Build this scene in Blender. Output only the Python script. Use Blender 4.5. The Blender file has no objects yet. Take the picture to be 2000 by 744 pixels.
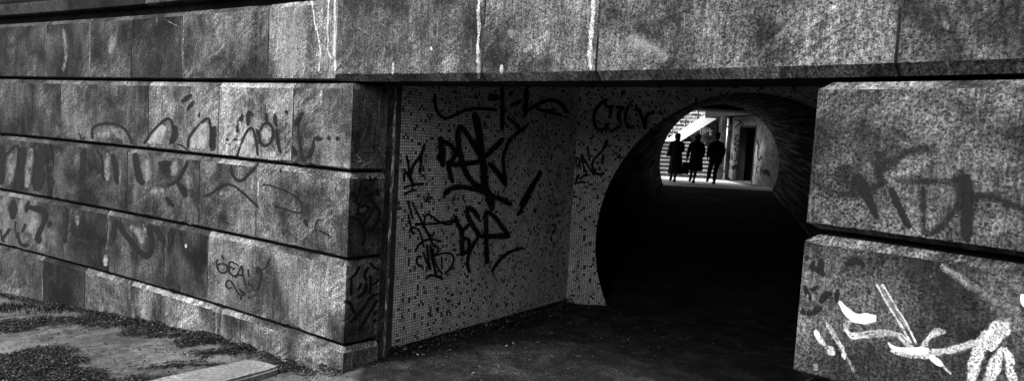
import bpy, bmesh, math, random
from mathutils import Vector, Matrix, noise
from mathutils.bvhtree import BVHTree
R = math.radians
rnd = random.Random(7)
S = bpy.context.scene
COL = S.collection
F = 1385.0; CX, CY = 1000.0, 372.0
TH, PH = R(4.62), R(3.2)
fw = Vector((0, math.cos(TH), -math.sin(TH)))
up0 = Vector((0, math.sin(TH), math.cos(TH)))
rt = Vector((1, 0, 0))*math.cos(PH) + up0*math.sin(PH)
up = Vector((-1, 0, 0))*math.sin(PH) + up0*math.cos(PH)

# ---------------- camera
cam = bpy.data.cameras.new('camera'); co = bpy.data.objects.new('camera', cam); COL.objects.link(co)
m3 = Matrix((rt, up, -fw)).transposed()
co.matrix_world = m3.to_4x4()
cam.sensor_width = 36; cam.lens = F/2000*36; cam.clip_start = 0.05; cam.clip_end = 2000
S.camera = co

# surveying helpers: sight lines of the photograph turned into site coordinates
def ray(px, py):
    return fw + rt*((px-CX)/F) - up*((py-CY)/F)
def unp(px, py, Y):
    d = ray(px, py); return d*(Y/d.y)
def unz(px, py, z):
    d = ray(px, py); return d*(z/d.z)
def hor(px):                      # image row of the horizon
    a = ray(px, 0).z; b = ray(px, 744).z
    return 744*a/(a-b)
C = 0.74                          # course height
def spacing(px):
    if px >= 0: return 109 + .0792*px + 2.39e-5*px*px
    return 109 + .0792*px
def wallpt(px):
    Y = F*C/spacing(px); d = ray(px, hor(px)); p = d*(Y/d.y)
    return Vector((p.x, p.y))
Z0 = .355; ZB = Z0 - 3*C

# ---------------- object helpers
def link(name, me, mat=None, parent=None):
    o = bpy.data.objects.new(name, me); COL.objects.link(o)
    if mat is not None: me.materials.append(mat)
    if parent is not None:
        o.parent = parent
        o.matrix_parent_inverse = world_of(parent).inverted()
    return o
def world_of(o):
    m = o.matrix_basis.copy()
    if o.parent: m = world_of(o.parent) @ o.matrix_parent_inverse @ m
    return m
def empty(name, loc, label, cat, group=None):
    o = bpy.data.objects.new(name, None); COL.objects.link(o); o.location = loc
    o.empty_display_size = .2
    return tag(o, label, cat, group)
def tag(o, label=None, cat=None, group=None, kind=None):
    if label: o['label'] = label
    if cat: o['category'] = cat
    if group: o['group'] = group
    if kind: o['kind'] = kind
    return o
def mesh(name, verts, faces, uvs=None, tones=None, smooth=False):
    me = bpy.data.meshes.new(name); me.from_pydata([tuple(v) for v in verts], [], faces)
    if uvs:
        ul = me.uv_layers.new(name='UV')
        i = 0
        for fu in uvs:
            for c in fu: ul.data[i].uv = c; i += 1
    if tones:
        a = me.color_attributes.new('tone', 'FLOAT_COLOR', 'CORNER')
        i = 0
        for t, f in zip(tones, faces):
            for _ in f: a.data[i].color = (t[0], t[1], t[2], 1); i += 1
    if smooth:
        for p in me.polygons: p.use_smooth = True
    me.update(); return me
def box(bm, x0, x1, y0, y1, z0, z1, bev=0.0):
    r = bmesh.ops.create_cube(bm, size=1)
    for v in r['verts']:
        v.co = Vector(((x0+x1)/2+v.co.x*(x1-x0), (y0+y1)/2+v.co.y*(y1-y0), (z0+z1)/2+v.co.z*(z1-z0)))
    if bev:
        es = list({e for v in r['verts'] for e in v.link_edges})
        bmesh.ops.bevel(bm, geom=es, offset=bev, segments=2, affect='EDGES', profile=.6)
def boxuv(me, s=1.0):
    ul = me.uv_layers.new(name='UV') if not me.uv_layers else me.uv_layers[0]
    for p in me.polygons:
        n = p.normal
        for li in p.loop_indices:
            v = me.vertices[me.loops[li].vertex_index].co
            if abs(n.z) > .7: q = (v.x, v.y)
            elif abs(n.x) > abs(n.y): q = (v.y, v.z)
            else: q = (v.x, v.z)
            ul.data[li].uv = (q[0]*s, q[1]*s)
def from_bm(bm, name, smooth=False):
    bmesh.ops.recalc_face_normals(bm, faces=bm.faces)
    me = bpy.data.meshes.new(name); bm.to_mesh(me); bm.free()
    if smooth:
        for p in me.polygons: p.use_smooth = True
    boxuv(me); return me
def flat_tone(me, t=(.2, 0, 0)):
    a = me.color_attributes.new('tone', 'FLOAT_COLOR', 'CORNER')
    for d in a.data: d.color = (t[0], t[1], t[2], 1)
    return me

# ---------------- node helper
class NT:
    def __init__(s, name):
        s.m = bpy.data.materials.new(name); s.m.use_nodes = True
        s.t = s.m.node_tree; s.t.nodes.clear()
        s.out = s.n('ShaderNodeOutputMaterial')
    def n(s, t, **k):
        x = s.t.nodes.new(t)
        for a, b in k.items(): setattr(x, a, b)
        return x
    def put(s, inp, v):
        if isinstance(v, bpy.types.NodeSocket): s.t.links.new(v, inp)
        elif v is not None:
            if hasattr(inp.default_value, '__len__') and not hasattr(v, '__len__'):
                v = (v, v, v, 1)[:len(inp.default_value)]
            inp.default_value = v
    def math(s, op, a, b=None, c=None, clamp=False):
        x = s.n('ShaderNodeMath', operation=op, use_clamp=clamp)
        s.put(x.inputs[0], a)
        if b is not None: s.put(x.inputs[1], b)
        if c is not None: s.put(x.inputs[2], c)
        return x.outputs[0]
    def vscale(s, v, sc, rot=0, loc=(0, 0, 0)):
        if rot:
            r_ = s.n('ShaderNodeMapping'); s.put(r_.inputs[0], v); r_.inputs['Rotation'].default_value = (0, 0, rot); v = r_.outputs[0]; rot = 0
        x = s.n('ShaderNodeMapping'); s.put(x.inputs[0], v)
        x.inputs['Scale'].default_value = sc; x.inputs['Rotation'].default_value = (0, 0, rot)
        x.inputs['Location'].default_value = loc
        return x.outputs[0]
    def noise(s, v, scale=1, detail=3, rough=.55, dist=0):
        x = s.n('ShaderNodeTexNoise'); s.put(x.inputs['Vector'], v)
        x.inputs['Scale'].default_value = scale; x.inputs['Detail'].default_value = detail
        x.inputs['Roughness'].default_value = rough; x.inputs['Distortion'].default_value = dist
        return x.outputs[0]
    def ss(s, v, a, b, lo=0.0, hi=1.0):          # smoothstep a..b -> lo..hi
        x = s.n('ShaderNodeMapRange', interpolation_type='SMOOTHSTEP')
        s.put(x.inputs[0], v); x.inputs[1].default_value = a; x.inputs[2].default_value = b
        x.inputs[3].default_value = lo; x.inputs[4].default_value = hi
        return x.outputs[0]
    def mix(s, f, a, b):
        x = s.n('ShaderNodeMix', data_type='FLOAT'); s.put(x.inputs[0], f); s.put(x.inputs[2], a); s.put(x.inputs[3], b)
        return x.outputs[0]
    def bsdf(s, col, rough=.9, bump=None, bs=.3, bd=.01, spec=.3, alpha=None, metal=0):
        b = s.n('ShaderNodeBsdfPrincipled')
        c = s.n('ShaderNodeCombineColor'); [s.put(c.inputs[i], col) for i in range(3)]
        s.t.links.new(c.outputs[0], b.inputs['Base Color'])
        s.put(b.inputs['Roughness'], rough); b.inputs['Specular IOR Level'].default_value = spec
        b.inputs['Metallic'].default_value = metal
        if bump is not None:
            u = s.n('ShaderNodeBump'); u.inputs['Strength'].default_value = bs; u.inputs['Distance'].default_value = bd
            s.put(u.inputs['Height'], bump); s.t.links.new(u.outputs[0], b.inputs['Normal'])
        o = b.outputs[0]
        if alpha is not None:
            tr = s.n('ShaderNodeBsdfTransparent'); mx = s.n('ShaderNodeMixShader')
            s.put(mx.inputs[0], alpha); s.t.links.new(tr.outputs[0], mx.inputs[1]); s.t.links.new(o, mx.inputs[2]); o = mx.outputs[0]
        s.t.links.new(o, s.out.inputs[0]); return s.m

# tooled sandstone / cast stone; 'tone' = (albedo of this block, efflorescence, soot)
def stone_mat(name='tooled_stone'):
    k = NT(name)
    uv = k.n('ShaderNodeTexCoord').outputs['UV']
    at = k.n('ShaderNodeAttribute', attribute_name='tone')
    sep = k.n('ShaderNodeSeparateColor'); k.t.links.new(at.outputs['Color'], sep.inputs[0])
    tone, eff, soot = sep.outputs[0], sep.outputs[1], sep.outputs[2]
    sh = k.n('ShaderNodeCombineXYZ'); k.put(sh.inputs[0], k.math('MULTIPLY', tone, 91.7)); k.put(sh.inputs[1], k.math('MULTIPLY', tone, 57.3)); k.put(sh.inputs[2], k.math('MULTIPLY', tone, 33.1))
    va = k.n('ShaderNodeVectorMath', operation='ADD'); k.put(va.inputs[0], uv); k.put(va.inputs[1], sh.outputs[0])
    v = va.outputs[0]
    comb = k.noise(k.vscale(v, (75, 5, 1)), 1, 3, .7)
    grain = k.noise(v, 78, 4, .95)
    grain2 = k.noise(v, 34, 4, .85)
    big = k.noise(v, 1.6, 5, .62, .4)
    streak = k.noise(k.vscale(v, (5, 1.4, 1), R(7)), 1, 5, .7, .6)
    scrub = k.noise(k.vscale(v, (2.2, 13, 1), R(-35)), 1, 5, .8, 1.4)
    scrubm = k.ss(k.noise(v, 1.9, 4), .48, .62)
    effn = k.noise(v, 3.3, 4, .6, .5)
    f = k.math('MULTIPLY', k.ss(grain, .39, .63, .12, 2.2), k.ss(comb, .3, .7, .62, 1.38))
    f = k.math('MULTIPLY', f, k.ss(grain2, .36, .66, .6, 1.4))
    f = k.math('MULTIPLY', f, k.ss(big, .35, .66, .26, 1.8))
    f = k.math('MULTIPLY', f, k.ss(streak, .33, .68, .66, 1.35))
    f = k.math('MULTIPLY', f, k.mix(scrubm, 1.0, k.ss(scrub, .40, .64, .6, 2.1)))
    col = k.math('MULTIPLY', k.math('MULTIPLY', tone, f), .60)
    # salt speckle
    em = k.math('MULTIPLY', k.ss(effn, .5, .66), k.ss(grain, .46, .6))
    em = k.math('MULTIPLY', em, eff, clamp=True)
    col = k.mix(k.math('MULTIPLY', em, .7), col, .42)
    # dark pits
    vo = k.n('ShaderNodeTexVoronoi'); k.put(vo.inputs['Vector'], v); vo.inputs['Scale'].default_value = 38
    pit = k.math('MULTIPLY', k.ss(vo.outputs['Distance'], .12, .3, 1, 0), k.ss(k.noise(v, 6, 2), .46, .6))
    col = k.mix(k.math('MULTIPLY', pit, .75), col, .012)
    # damp dark stains
    st = k.ss(k.noise(k.vscale(v, (2.6, 1.3, 1)), 1, 5, .6, .8), .52, .68)
    col = k.math('MULTIPLY', col, k.mix(k.math('MULTIPLY', st, soot, clamp=True), 1.0, .22))
    h = k.math('ADD', k.math('MULTIPLY', comb, .9), k.math('MULTIPLY', grain, 1.3))
    h = k.math('SUBTRACT', h, k.math('MULTIPLY', pit, 1.2))
    return k.bsdf(col, .93, h, .75, .012, .2)
STONE = stone_mat()

def simple(name, a, b, scale=20, rough=.9, spec=.3, bs=.3, bd=.01, metal=0, stretch=(1, 1, 1), coord='Object'):
    k = NT(name); v = k.n('ShaderNodeTexCoord').outputs[coord]
    v = k.vscale(v, stretch)
    n = k.noise(v, scale, 5, .65); n2 = k.noise(v, scale*.13, 4, .6)
    f = k.math('MULTIPLY', k.ss(n, .3, .7), k.ss(n2, .25, .75, .3, 1))
    return k.bsdf(k.mix(f, a, b), rough, n, bs, bd, spec, metal=metal)
CONC = simple('dark_concrete', .02, .12, 14)
BLACKC = simple('black_concrete', .004, .02, 14)  # much darker version of the dark concrete
PALE = simple('pale_concrete', .35, .75, 12)
IRON = simple('painted_metal', .012, .05, 22, .5, .5)
STEEL = simple('galvanised_pipe', .25, .5, 15, .35, .6, metal=.7)
CLOTH = simple('dark_cloth', .008, .02, 60)
CLOTH2 = simple('black_coat_cloth', .006, .014, 60)
BAGM = simple('bag_cloth', .02, .07, 30)
SKIN = simple('skin', .25, .4, 40, .6)
HAIR = simple('hair', .008, .03, 80, .6)
SHOE = simple('shoe_leather', .006, .015, 40, .5)
SLAB = simple('kerb_stone', .1, .36, 30, bs=.8)

def tile_mat():
    k = NT('mosaic_tiles'); uv = k.n('ShaderNodeTexCoord').outputs['UV']
    sc = k.vscale(uv, (1/.0265, 1/.0265, 1))
    fr = k.n('ShaderNodeVectorMath', operation='FRACTION'); k.put(fr.inputs[0], sc)
    fl = k.n('ShaderNodeVectorMath', operation='FLOOR'); k.put(fl.inputs[0], sc)
    sx = k.n('ShaderNodeSeparateXYZ'); k.put(sx.inputs[0], fr.outputs[0])
    def edge(c): return k.ss(k.math('ABSOLUTE', k.math('SUBTRACT', c, .5)), .36, .45, 1, 0)
    til = k.math('MULTIPLY', edge(sx.outputs[0]), edge(sx.outputs[1]))
    wn = k.n('ShaderNodeTexWhiteNoise', noise_dimensions='2D'); k.put(wn.inputs[0], fl.outputs[0])
    w = wn.outputs[0]
    clus = k.noise(fl.outputs[0], .35, 3, .7)
    rv = k.math('ADD', w, k.math('MULTIPLY', k.math('SUBTRACT', clus, .5), .5))
    light = k.ss(rv, .15, .9, .6, .95)
    dark = k.ss(rv, .05, .15, 1, 0)
    col = k.mix(dark, light, .02)
    big = k.noise(uv, 1.4, 5, .6, .4); dirt = k.noise(k.vscale(uv, (6, 1.2, 1)), 1, 4, .6)
    col = k.math('MULTIPLY', col, k.math('MULTIPLY', k.ss(big, .3, .7, .7, 1.0), k.ss(dirt, .3, .65, .75, 1.0)))
    col = k.mix(til, .03, col)
    return k.bsdf(col, k.mix(til, .9, .38), til, .35, .003, .45)
TILE = tile_mat()

# spray paint, laid as thin films on the stone: u across the stroke, v along it in metres
def paint(name, col, op, soft=.5, porous=.45, sc=90, wobble=.7, patch=.6):
    k = NT(name); tc = k.n('ShaderNodeTexCoord'); uv = tc.outputs['UV']; ob = tc.outputs['Object']
    sx = k.n('ShaderNodeSeparateXYZ'); k.put(sx.inputs[0], uv)
    wob = k.math('MULTIPLY', k.math('SUBTRACT', k.noise(ob, 30, 4, .7), .5), wobble)
    d = k.math('ADD', k.math('ABSOLUTE', k.math('SUBTRACT', k.math('MULTIPLY', sx.outputs[0], 2), 1)), wob)
    e = k.ss(d, 1-soft, 1.0, 1, 0)
    g = k.noise(ob, sc, 4, .8)
    hole = k.ss(g, porous-.12, porous+.02)
    a = k.math('MULTIPLY', k.math('MULTIPLY', e, hole), op)
    a = k.math('MULTIPLY', a, k.ss(k.noise(ob, 9, 4, .7), .38, .56, patch, 1))
    c = k.math('MULTIPLY', col, k.ss(g, .3, .7, .7, 1.15))
    return k.bsdf(c, .8, None, spec=.25, alpha=a)
BLK = paint('black_spray_paint', .006, .98, .5, .33, 90, .5, .9)
DRK = paint('worn_black_paint', .006, .96, .55, .37, 90, .9, .8)
FNT = paint('faded_black_paint', .015, .45, .95, .44, 90, 1.6, .3)
SMK = paint('blotchy_black_paint', .008, .88, .95, .43, 60, 1.3, .5)
WHT = paint('white_emulsion_paint', .85, 1.0, .25, .33, 120)
WHP = paint('scuffed_white_paint', .66, .9, .5, .5, 110, 1.6, .4)
PAL = paint('faded_pale_paint', .40, .5, .9, .5, 100, 1.8, .15)
GRY = paint('grey_fill_paint', .42, .8, .6, .47, 100, 1.2, .4)

# ---------------- swept masonry
def insets(path):            # mitred outward normals for a 2D polyline; outward = right-hand side of travel
    N = []
    for i in range(len(path)):
        a = path[i-1] if i else None; b = path[i+1] if i+1 < len(path) else None
        p = path[i]; ns = []
        for q, r_ in ((a, p), (p, b)):
            if q is None or r_ is None: continue
            d = (r_-q)
            if d.length < 1e-9: continue
            d.normalize(); ns.append(Vector((d.y, -d.x)))
        n = sum(ns, Vector((0, 0))); n.normalize()
        N.append(n/max(.5, n.dot(ns[0])))
    return N
def sweep(name, path, prof, tone_of, mat, parent, joints=(), u0=0, back=-.35, jd=.007, jw=.008, fine=None):
    """path: list of 2D points; prof: list of (offset, z, kind) from bottom to top; joints: arc positions"""
    # arc length
    L = [0]
    for i in range(1, len(path)): L.append(L[-1]+(path[i]-path[i-1]).length)
    N = insets(path)
    st = [(L[i], path[i], N[i], 0.0) for i in range(len(path))]
    def at(s):
        for i in range(1, len(path)):
            if s <= L[i]:
                t = (s-L[i-1])/(L[i]-L[i-1]); return path[i-1].lerp(path[i], t), (N[i-1].lerp(N[i], t)).normalized()
        return path[-1], N[-1]
    for j in joints:
        st = [q for q in st if abs(q[0]-j) > jw*1.5 or q[0] in (0, L[-1])]
        for ds, e in ((-jw, 0), (0, jd), (jw, 0)):
            p, n = at(j+ds); st.append((j+ds, p, n, e))
    if fine:
        have = [q[0] for q in st]; s_ = fine[0]; import bisect; have.sort()
        while s_ < min(fine[1], L[-1]-.02):
            k_ = bisect.bisect(have, s_)
            if all(abs(s_-h) > .016 for h in have[max(0, k_-1):k_+1]):
                p, n = at(s_); st.append((s_, p, n, 0.0))
            s_ += .035
    st.sort(key=lambda q: q[0])
    full = list(prof) + [(back, prof[-1][1], 'back'), (back, prof[0][1], 'back')]
    V = []; Fc = []; U = []; T = []
    m = len(full)
    for s, p, n, e in st:
        for off, z, kd in full:
            ee = e if kd != 'back' else 0
            zz = z
            if fine and kd in ('face', 'bevel_top', 'groove') and fine[0] < s < fine[1] and abs(off) < .04:
                c = noise.noise(Vector((s*9, z*3, 1.7)))*.6+noise.noise(Vector((s*31, z*5, 4.1)))*.4
                chip = max(0, noise.noise(Vector((s*2.3, z*7, 8.8)))-.28)*max(0, c+.2)*.16
                ee += max(0, c)*.007 + chip
                up_ = -1 if kd in ('bevel_top', 'groove') else 1
                zz += up_*(abs(c)*.009 + chip*.9)
            q = p + n*(off-ee); V.append((q.x, q.y, zz))
    for i in range(len(st)-1):
        sa, sb = st[i][0]+u0, st[i+1][0]+u0
        mid = (st[i][0]+st[i+1][0])/2
        isj = st[i][3] > 0 or st[i+1][3] > 0
        for k in range(m):
            k2 = (k+1) % m
            Fc.append((i*m+k, i*m+k2, (i+1)*m+k2, (i+1)*m+k)[::-1])
            za = full[k][1]; zb = full[k2][1]
            if abs(za-zb) < 1e-4: zb = za + abs(full[k][0]-full[k2][0])
            U.append([(sa, za), (sa, zb), (sb, zb), (sb, za)][::-1])
            T.append(tone_of(mid, full[k][2], isj))
    # end caps
    for base, rev in ((0, False), ((len(st)-1)*m, True)):
        f = list(range(base, base+m)); f = f if not rev else f[::-1]
        Fc.append(tuple(f)); U.append([(V[x][0]+V[x][1], V[x][2]) for x in f]); T.append(tone_of(0 if base == 0 else L[-1], 'end', False))
    me = mesh(name, V, Fc, U, T)
    return link(name, me, mat, parent)

def arc_of(path, target):          # arc position nearest to a 2D point
    best = (9e9, 0); s = 0
    for i in range(1, len(path)):
        a, b = path[i-1], path[i]; d = b-a; l = d.length
        t = max(0, min(1, (target-a).dot(d)/(l*l))); q = a+d*t; e = (q-target).length
        if e < best[0]: best = (e, s+t*l)
        s += l
    return best[1]

BV = .036                          # chamfer of the rusticated blocks
def prof_course(z0, z1, bot=True, top=True):
    p = [(-.085, z0, 'groove')]
    if bot: p += [(-.03, z0+.003, 'bevel_low'), (0, z0+.017, 'face')]
    else: p = [(0, z0, 'face')]
    if top: p += [(0, z1-.066, 'bevel_top'), (-.036, z1-.02, 'groove'), (-.085, z1-.013, 'groove')]
    else: p += [(0, z1, 'groove')]
    return p

def toner(joint_s, tones, effs, soots, jl):
    def f(s, kind, isj):
        i = sum(1 for j in joint_s if j < s)
        t = tones[i % len(tones)]; e = effs[i % len(effs)]; so = soots[i % len(soots)]
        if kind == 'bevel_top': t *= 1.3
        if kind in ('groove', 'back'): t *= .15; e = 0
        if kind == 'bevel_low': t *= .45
        if kind == 'strip': t *= 1.5; e = 0
        if isj:
            j = min(joint_s, key=lambda q: abs(q-s)); t = jl.get(joint_s.index(j), .045); so = 0
        return (t, e, so)
    return f

# left wall path: along the curved wall to the corner, then back along the reveal
CORN = 687
lpx = list(range(-700, CORN-20, 45)) + [CORN]
lwall = [wallpt(p) for p in lpx]
corner = lwall[-1]
tdir = (lwall[-1]-lwall[-2]).normalized()
rv = Vector((.67, .745))                      # reveal runs back, nearly square to the wall
def hit_line(px, p, d):                      # sight line at horizon of px with plan line p+t*d
    r_ = ray(px, hor(px)); r2 = Vector((r_.x, r_.y))
    # p + t d = k r2
    den = d.x*r2.y - d.y*r2.x
    t = (p.y*r2.x - p.x*r2.y)/den
    return p + d*t
rev_end = hit_line(756, corner, rv)
lpath = lwall + [rev_end]
pil_end = hit_line(770, corner, rv)

WALL = empty('stone_wall', (corner.x, corner.y, ZB-.4), 'long grey rusticated stone wall left of the underpass opening, covered in worn graffiti', 'wall')
def js(path, pxs): return sorted(arc_of(path, wallpt(p)) for p in pxs)
def course(parent, name, path, z0, z1, pxs, tones, effs=(.3,), soots=(.7,), jl={}, **kw):
    j = js(path, pxs)
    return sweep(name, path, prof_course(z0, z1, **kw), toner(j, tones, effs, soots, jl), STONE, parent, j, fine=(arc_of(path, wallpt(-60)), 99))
# tones: first entries are the blocks left of the frame
walls_left = []  # frame-edge burn-in is put into the left blocks' darker tones
walls_left.append(course(WALL, 'stone_course', lpath, Z0-C, Z0, (-420, -150, 118, 290, 427, 572), (.05, .06, .065, .12, .19, .30, .17), (.1, .1, .1, .2, .5, .9, .8), (.8, .8, .8, .6, .4, .3, .5), {4: .09}))
walls_left.append(course(WALL, 'stone_course', lpath, Z0-2*C, Z0-C, (-500, -200, 98, 250, 392, 505), (.06, .065, .07, .055, .095, .145, .13), (.1, .1, .2, .4, .4, .7, .8), (.8, .8, .6, .9, .8, .6, .5), {5: .3}))
walls_left.append(course(WALL, 'stone_course', lpath, Z0-3*C, Z0-2*C, (-400, -120, 125, 213, 325, 412), (.07, .08, .11, .045, .07, .05, .17), (.1, .1, .2, .1, .2, .3, .45), (.8, .8, .4, .9, .9, .8, .35), {3: .22, 5: .12}))
walls_left.append(course(WALL, 'base_course', lpath, ZB-.75, ZB, (-450, -150, 84, 168, 260, 480), (.1, .09, .10, .025, .15, .19, .19), (.3, .3, .3, .1, .8, .7, .4), (.5, .5, .5, .8, .5, .6, .5), {2: .2, 5: .25}))

# ---- lintel course and parapet above run along the whole front
FPX = list(range(-700, 2701, 45))
TAIL = [Vector((3.4, .9)), Vector((5.0, -.9)), Vector((7.4, -2.6)), Vector((10.5, -3.8))]
fpath = [wallpt(p) for p in FPX] + TAIL
top_left = [p for p, x in zip(fpath, FPX) if x < 652] + [wallpt(652)]
lint = [wallpt(652)] + [p for p, x in zip(fpath, FPX) if x > 652] + TAIL
ZT = Z0 + 1.44*C - .62*0 
ZT = .355 + .96*C
j = js(top_left, (-500, -250, 12, 90, 175, 255, 355, 520))
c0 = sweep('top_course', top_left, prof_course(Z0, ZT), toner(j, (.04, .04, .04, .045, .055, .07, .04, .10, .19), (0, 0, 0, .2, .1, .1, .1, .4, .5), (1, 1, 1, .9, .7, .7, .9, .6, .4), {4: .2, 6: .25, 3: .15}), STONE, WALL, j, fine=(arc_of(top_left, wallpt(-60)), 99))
LINT = empty('stone_lintel', (lint[0].x, lint[0].y, Z0), 'long pitted stone beam spanning over the underpass opening, streaked with white drips', 'lintel')
def lin(pxs, tones, effs, soots, name, path):
    jj = js(path, pxs); jl = {i: (.03 if i > 1 else .05) for i in range(len(pxs))}
    p = [(-.06, Z0+.0, 'strip'), (0, Z0+.052, 'face'), (0, ZT-.05, 'bevel_top'), (-.03, ZT-.016, 'groove'), (-.06, ZT-.013, 'groove')]
    return sweep(name, path, p, toner(jj, tones, effs, soots, jl), STONE, LINT, jj, back=-.55, fine=(.02, arc_of(path, wallpt(2080))))
lo = lin((935, 1155, 1732, 2300), (.125, .15, .145, .085, .08), (.3, .55, .5, .4, .4), (.7, .5, .6, .9, .9), 'beam', lint)
PAR = empty('stone_parapet', (fpath[0].x, fpath[0].y, ZT), 'edge-darkened black stone parapet above the graffitied wall at the top left', 'parapet')
j = js(fpath, (-300, 127, 275, 388, 700, 1000, 1400, 1800))
T2 = (.008, .02, .004, .05, .006, .01, .01, .01, .01)  # near-black tones carry the burned-in darkening of the frame corner
def tn(mult):
    def f(s, kind, isj):
        i = sum(1 for q in j if q < s); return (T2[i]*mult, .1, .6)
    return f
sweep('recessed_course', fpath, [(-.17, ZT, 'face'), (-.17, ZT+.085, 'x')], tn(.5), STONE, PAR, back=-.6)
sweep('parapet_course', fpath, [(-.06, ZT+.086, 'face'), (-.03, ZT+.10, 'face'), (-.03, ZT+.225, 'x'), (-.06, ZT+.24, 'x')], tn(1.6), STONE, PAR, j, back=-.6)
sweep('coping', fpath, [(-.16, ZT+.241, 'face'), (-.14, ZT+.30, 'face'), (-.14, ZT+.75, 'x')], tn(.5), STONE, PAR, back=-.6)

# ---- right pier: two rusticated blocks and more below
PC = wallpt(1588)
pdir = (wallpt(1640)-wallpt(1588)).normalized()
perp = Vector((-pdir.y, pdir.x))
if perp.y < 0: perp = -perp
ppath = [PC+perp*.62, PC] + [wallpt(p) for p in range(1640, 2701, 45)] + TAIL
PIER = empty('stone_pier', (PC.x, PC.y, ZB-.4), 'massive rusticated stone pier right of the opening with white paint sweeps below', 'pier')
def pier(name, z0, z1, tones, effs, soots, pxs=(2250,)):
    jj = js(ppath, pxs)
    p = [(-.1, z0, 'bevel_low'), (-.045, z0+.003, 'bevel_low'), (0, z0+.03, 'face'), (0, z1-.062, 'bevel_top'), (-.05, z1-.026, 'groove'), (-.1, z1-.022, 'groove')]
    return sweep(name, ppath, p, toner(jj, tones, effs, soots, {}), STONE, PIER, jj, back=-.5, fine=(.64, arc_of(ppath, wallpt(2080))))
pz = [Z0, Z0-C, Z0-2*C, Z0-3*C]
P1 = pier('upper_block', pz[1], pz[0], (.125, .09), (.55, .3), (.6, .8))
P2 = pier('lower_block', pz[2], pz[1], (.095, .08), (.15, .2), (.7, .7))
P3 = pier('lower_block', pz[3], pz[2], (.12, .14), (.3, .3), (.6, .6), (1900,))
P4 = pier('base_block', pz[3]-.75, pz[3], (.12, .14), (.3, .3), (.6, .6), (2050,))
# thin dark bedding behind the grooves is the blocks' own overlap

# ---- pilaster strip and corner bead at the end of the reveal
PIL = empty('concrete_jamb', (rev_end.x, rev_end.y, ZB-.4), 'narrow vertical concrete jamb with peeling white edge between stone reveal and tiles', 'jamb')
jamb = sweep('jamb_strip', [rev_end, pil_end], [(-.022, ZB-.6, 'face'), (-.022, Z0-.002, 'x')], lambda s, k, i: (.085, .3, .6), STONE, PIL, back=-.3)
def bead_mat():
    k = NT('peeling_white_edge'); ob = k.n('ShaderNodeTexCoord').outputs['Object']
    n = k.noise(k.vscale(ob, (30, 30, 6)), 1, 4, .8); sx = k.n('ShaderNodeSeparateXYZ'); k.put(sx.inputs[0], ob)
    f = k.ss(n, .5, .62)
    return k.bsdf(k.mix(f, .06, .75), .8, n, .5, .01)
bead_b = hit_line(774, corner, rv)
o = sweep('edge_bead', [pil_end, bead_b], [(-.008, ZB-.6, 'face'), (-.012, Z0-.003, 'x')], lambda s, k, i: (.1, 0, 0), bead_mat(), PIL, back=-.1)

# ---------------- recess: tiled side wall, tiled end wall with the round tunnel mouth
tl0 = hit_line(775, corner, rv)
tile_start = unp(783, hor(783), 6.30); tA = Vector((tile_start.x, tile_start.y))
cB = unp(1126, hor(1126), 8.62); tB = Vector((cB.x, cB.y))
ZF0, ZM = -2.0, -2.0                      # foot of tiles, floor at the mouth
RC = 1.05                                 # ceiling of the recess
def plane_wall(name, a, b, z0, z1, mat, parent, th=.12, out=1):
    d = (b-a); L = d.length; d.normalize(); n = Vector((d.y, -d.x))*out
    V = []
    for p in (a, b):
        for off in (0, -th):
            for z in (z0, z1): q = p+n*off; V.append((q.x, q.y, z))
    Fc = [(0, 4, 5, 1), (2, 3, 7, 6), (0, 1, 3, 2), (4, 6, 7, 5), (1, 5, 7, 3), (0, 2, 6, 4)]
    U = [[(0, z0), (L, z0), (L, z1), (0, z1)]] + [[(0, 0), (th, 0), (th, 1), (0, 1)]]*5
    return link(name, mesh(name, V, Fc, U), mat, parent)
TS = empty('tiled_wall', (tA.x, tA.y, ZF0), 'dim mosaic tiled side wall of the recess with large black graffiti tags', 'wall')
ts = plane_wall('tile_panel', tA, tB, ZF0, RC, TILE, TS)
sd = (tB-tA).normalized(); sn = Vector((sd.y, -sd.x))
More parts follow.
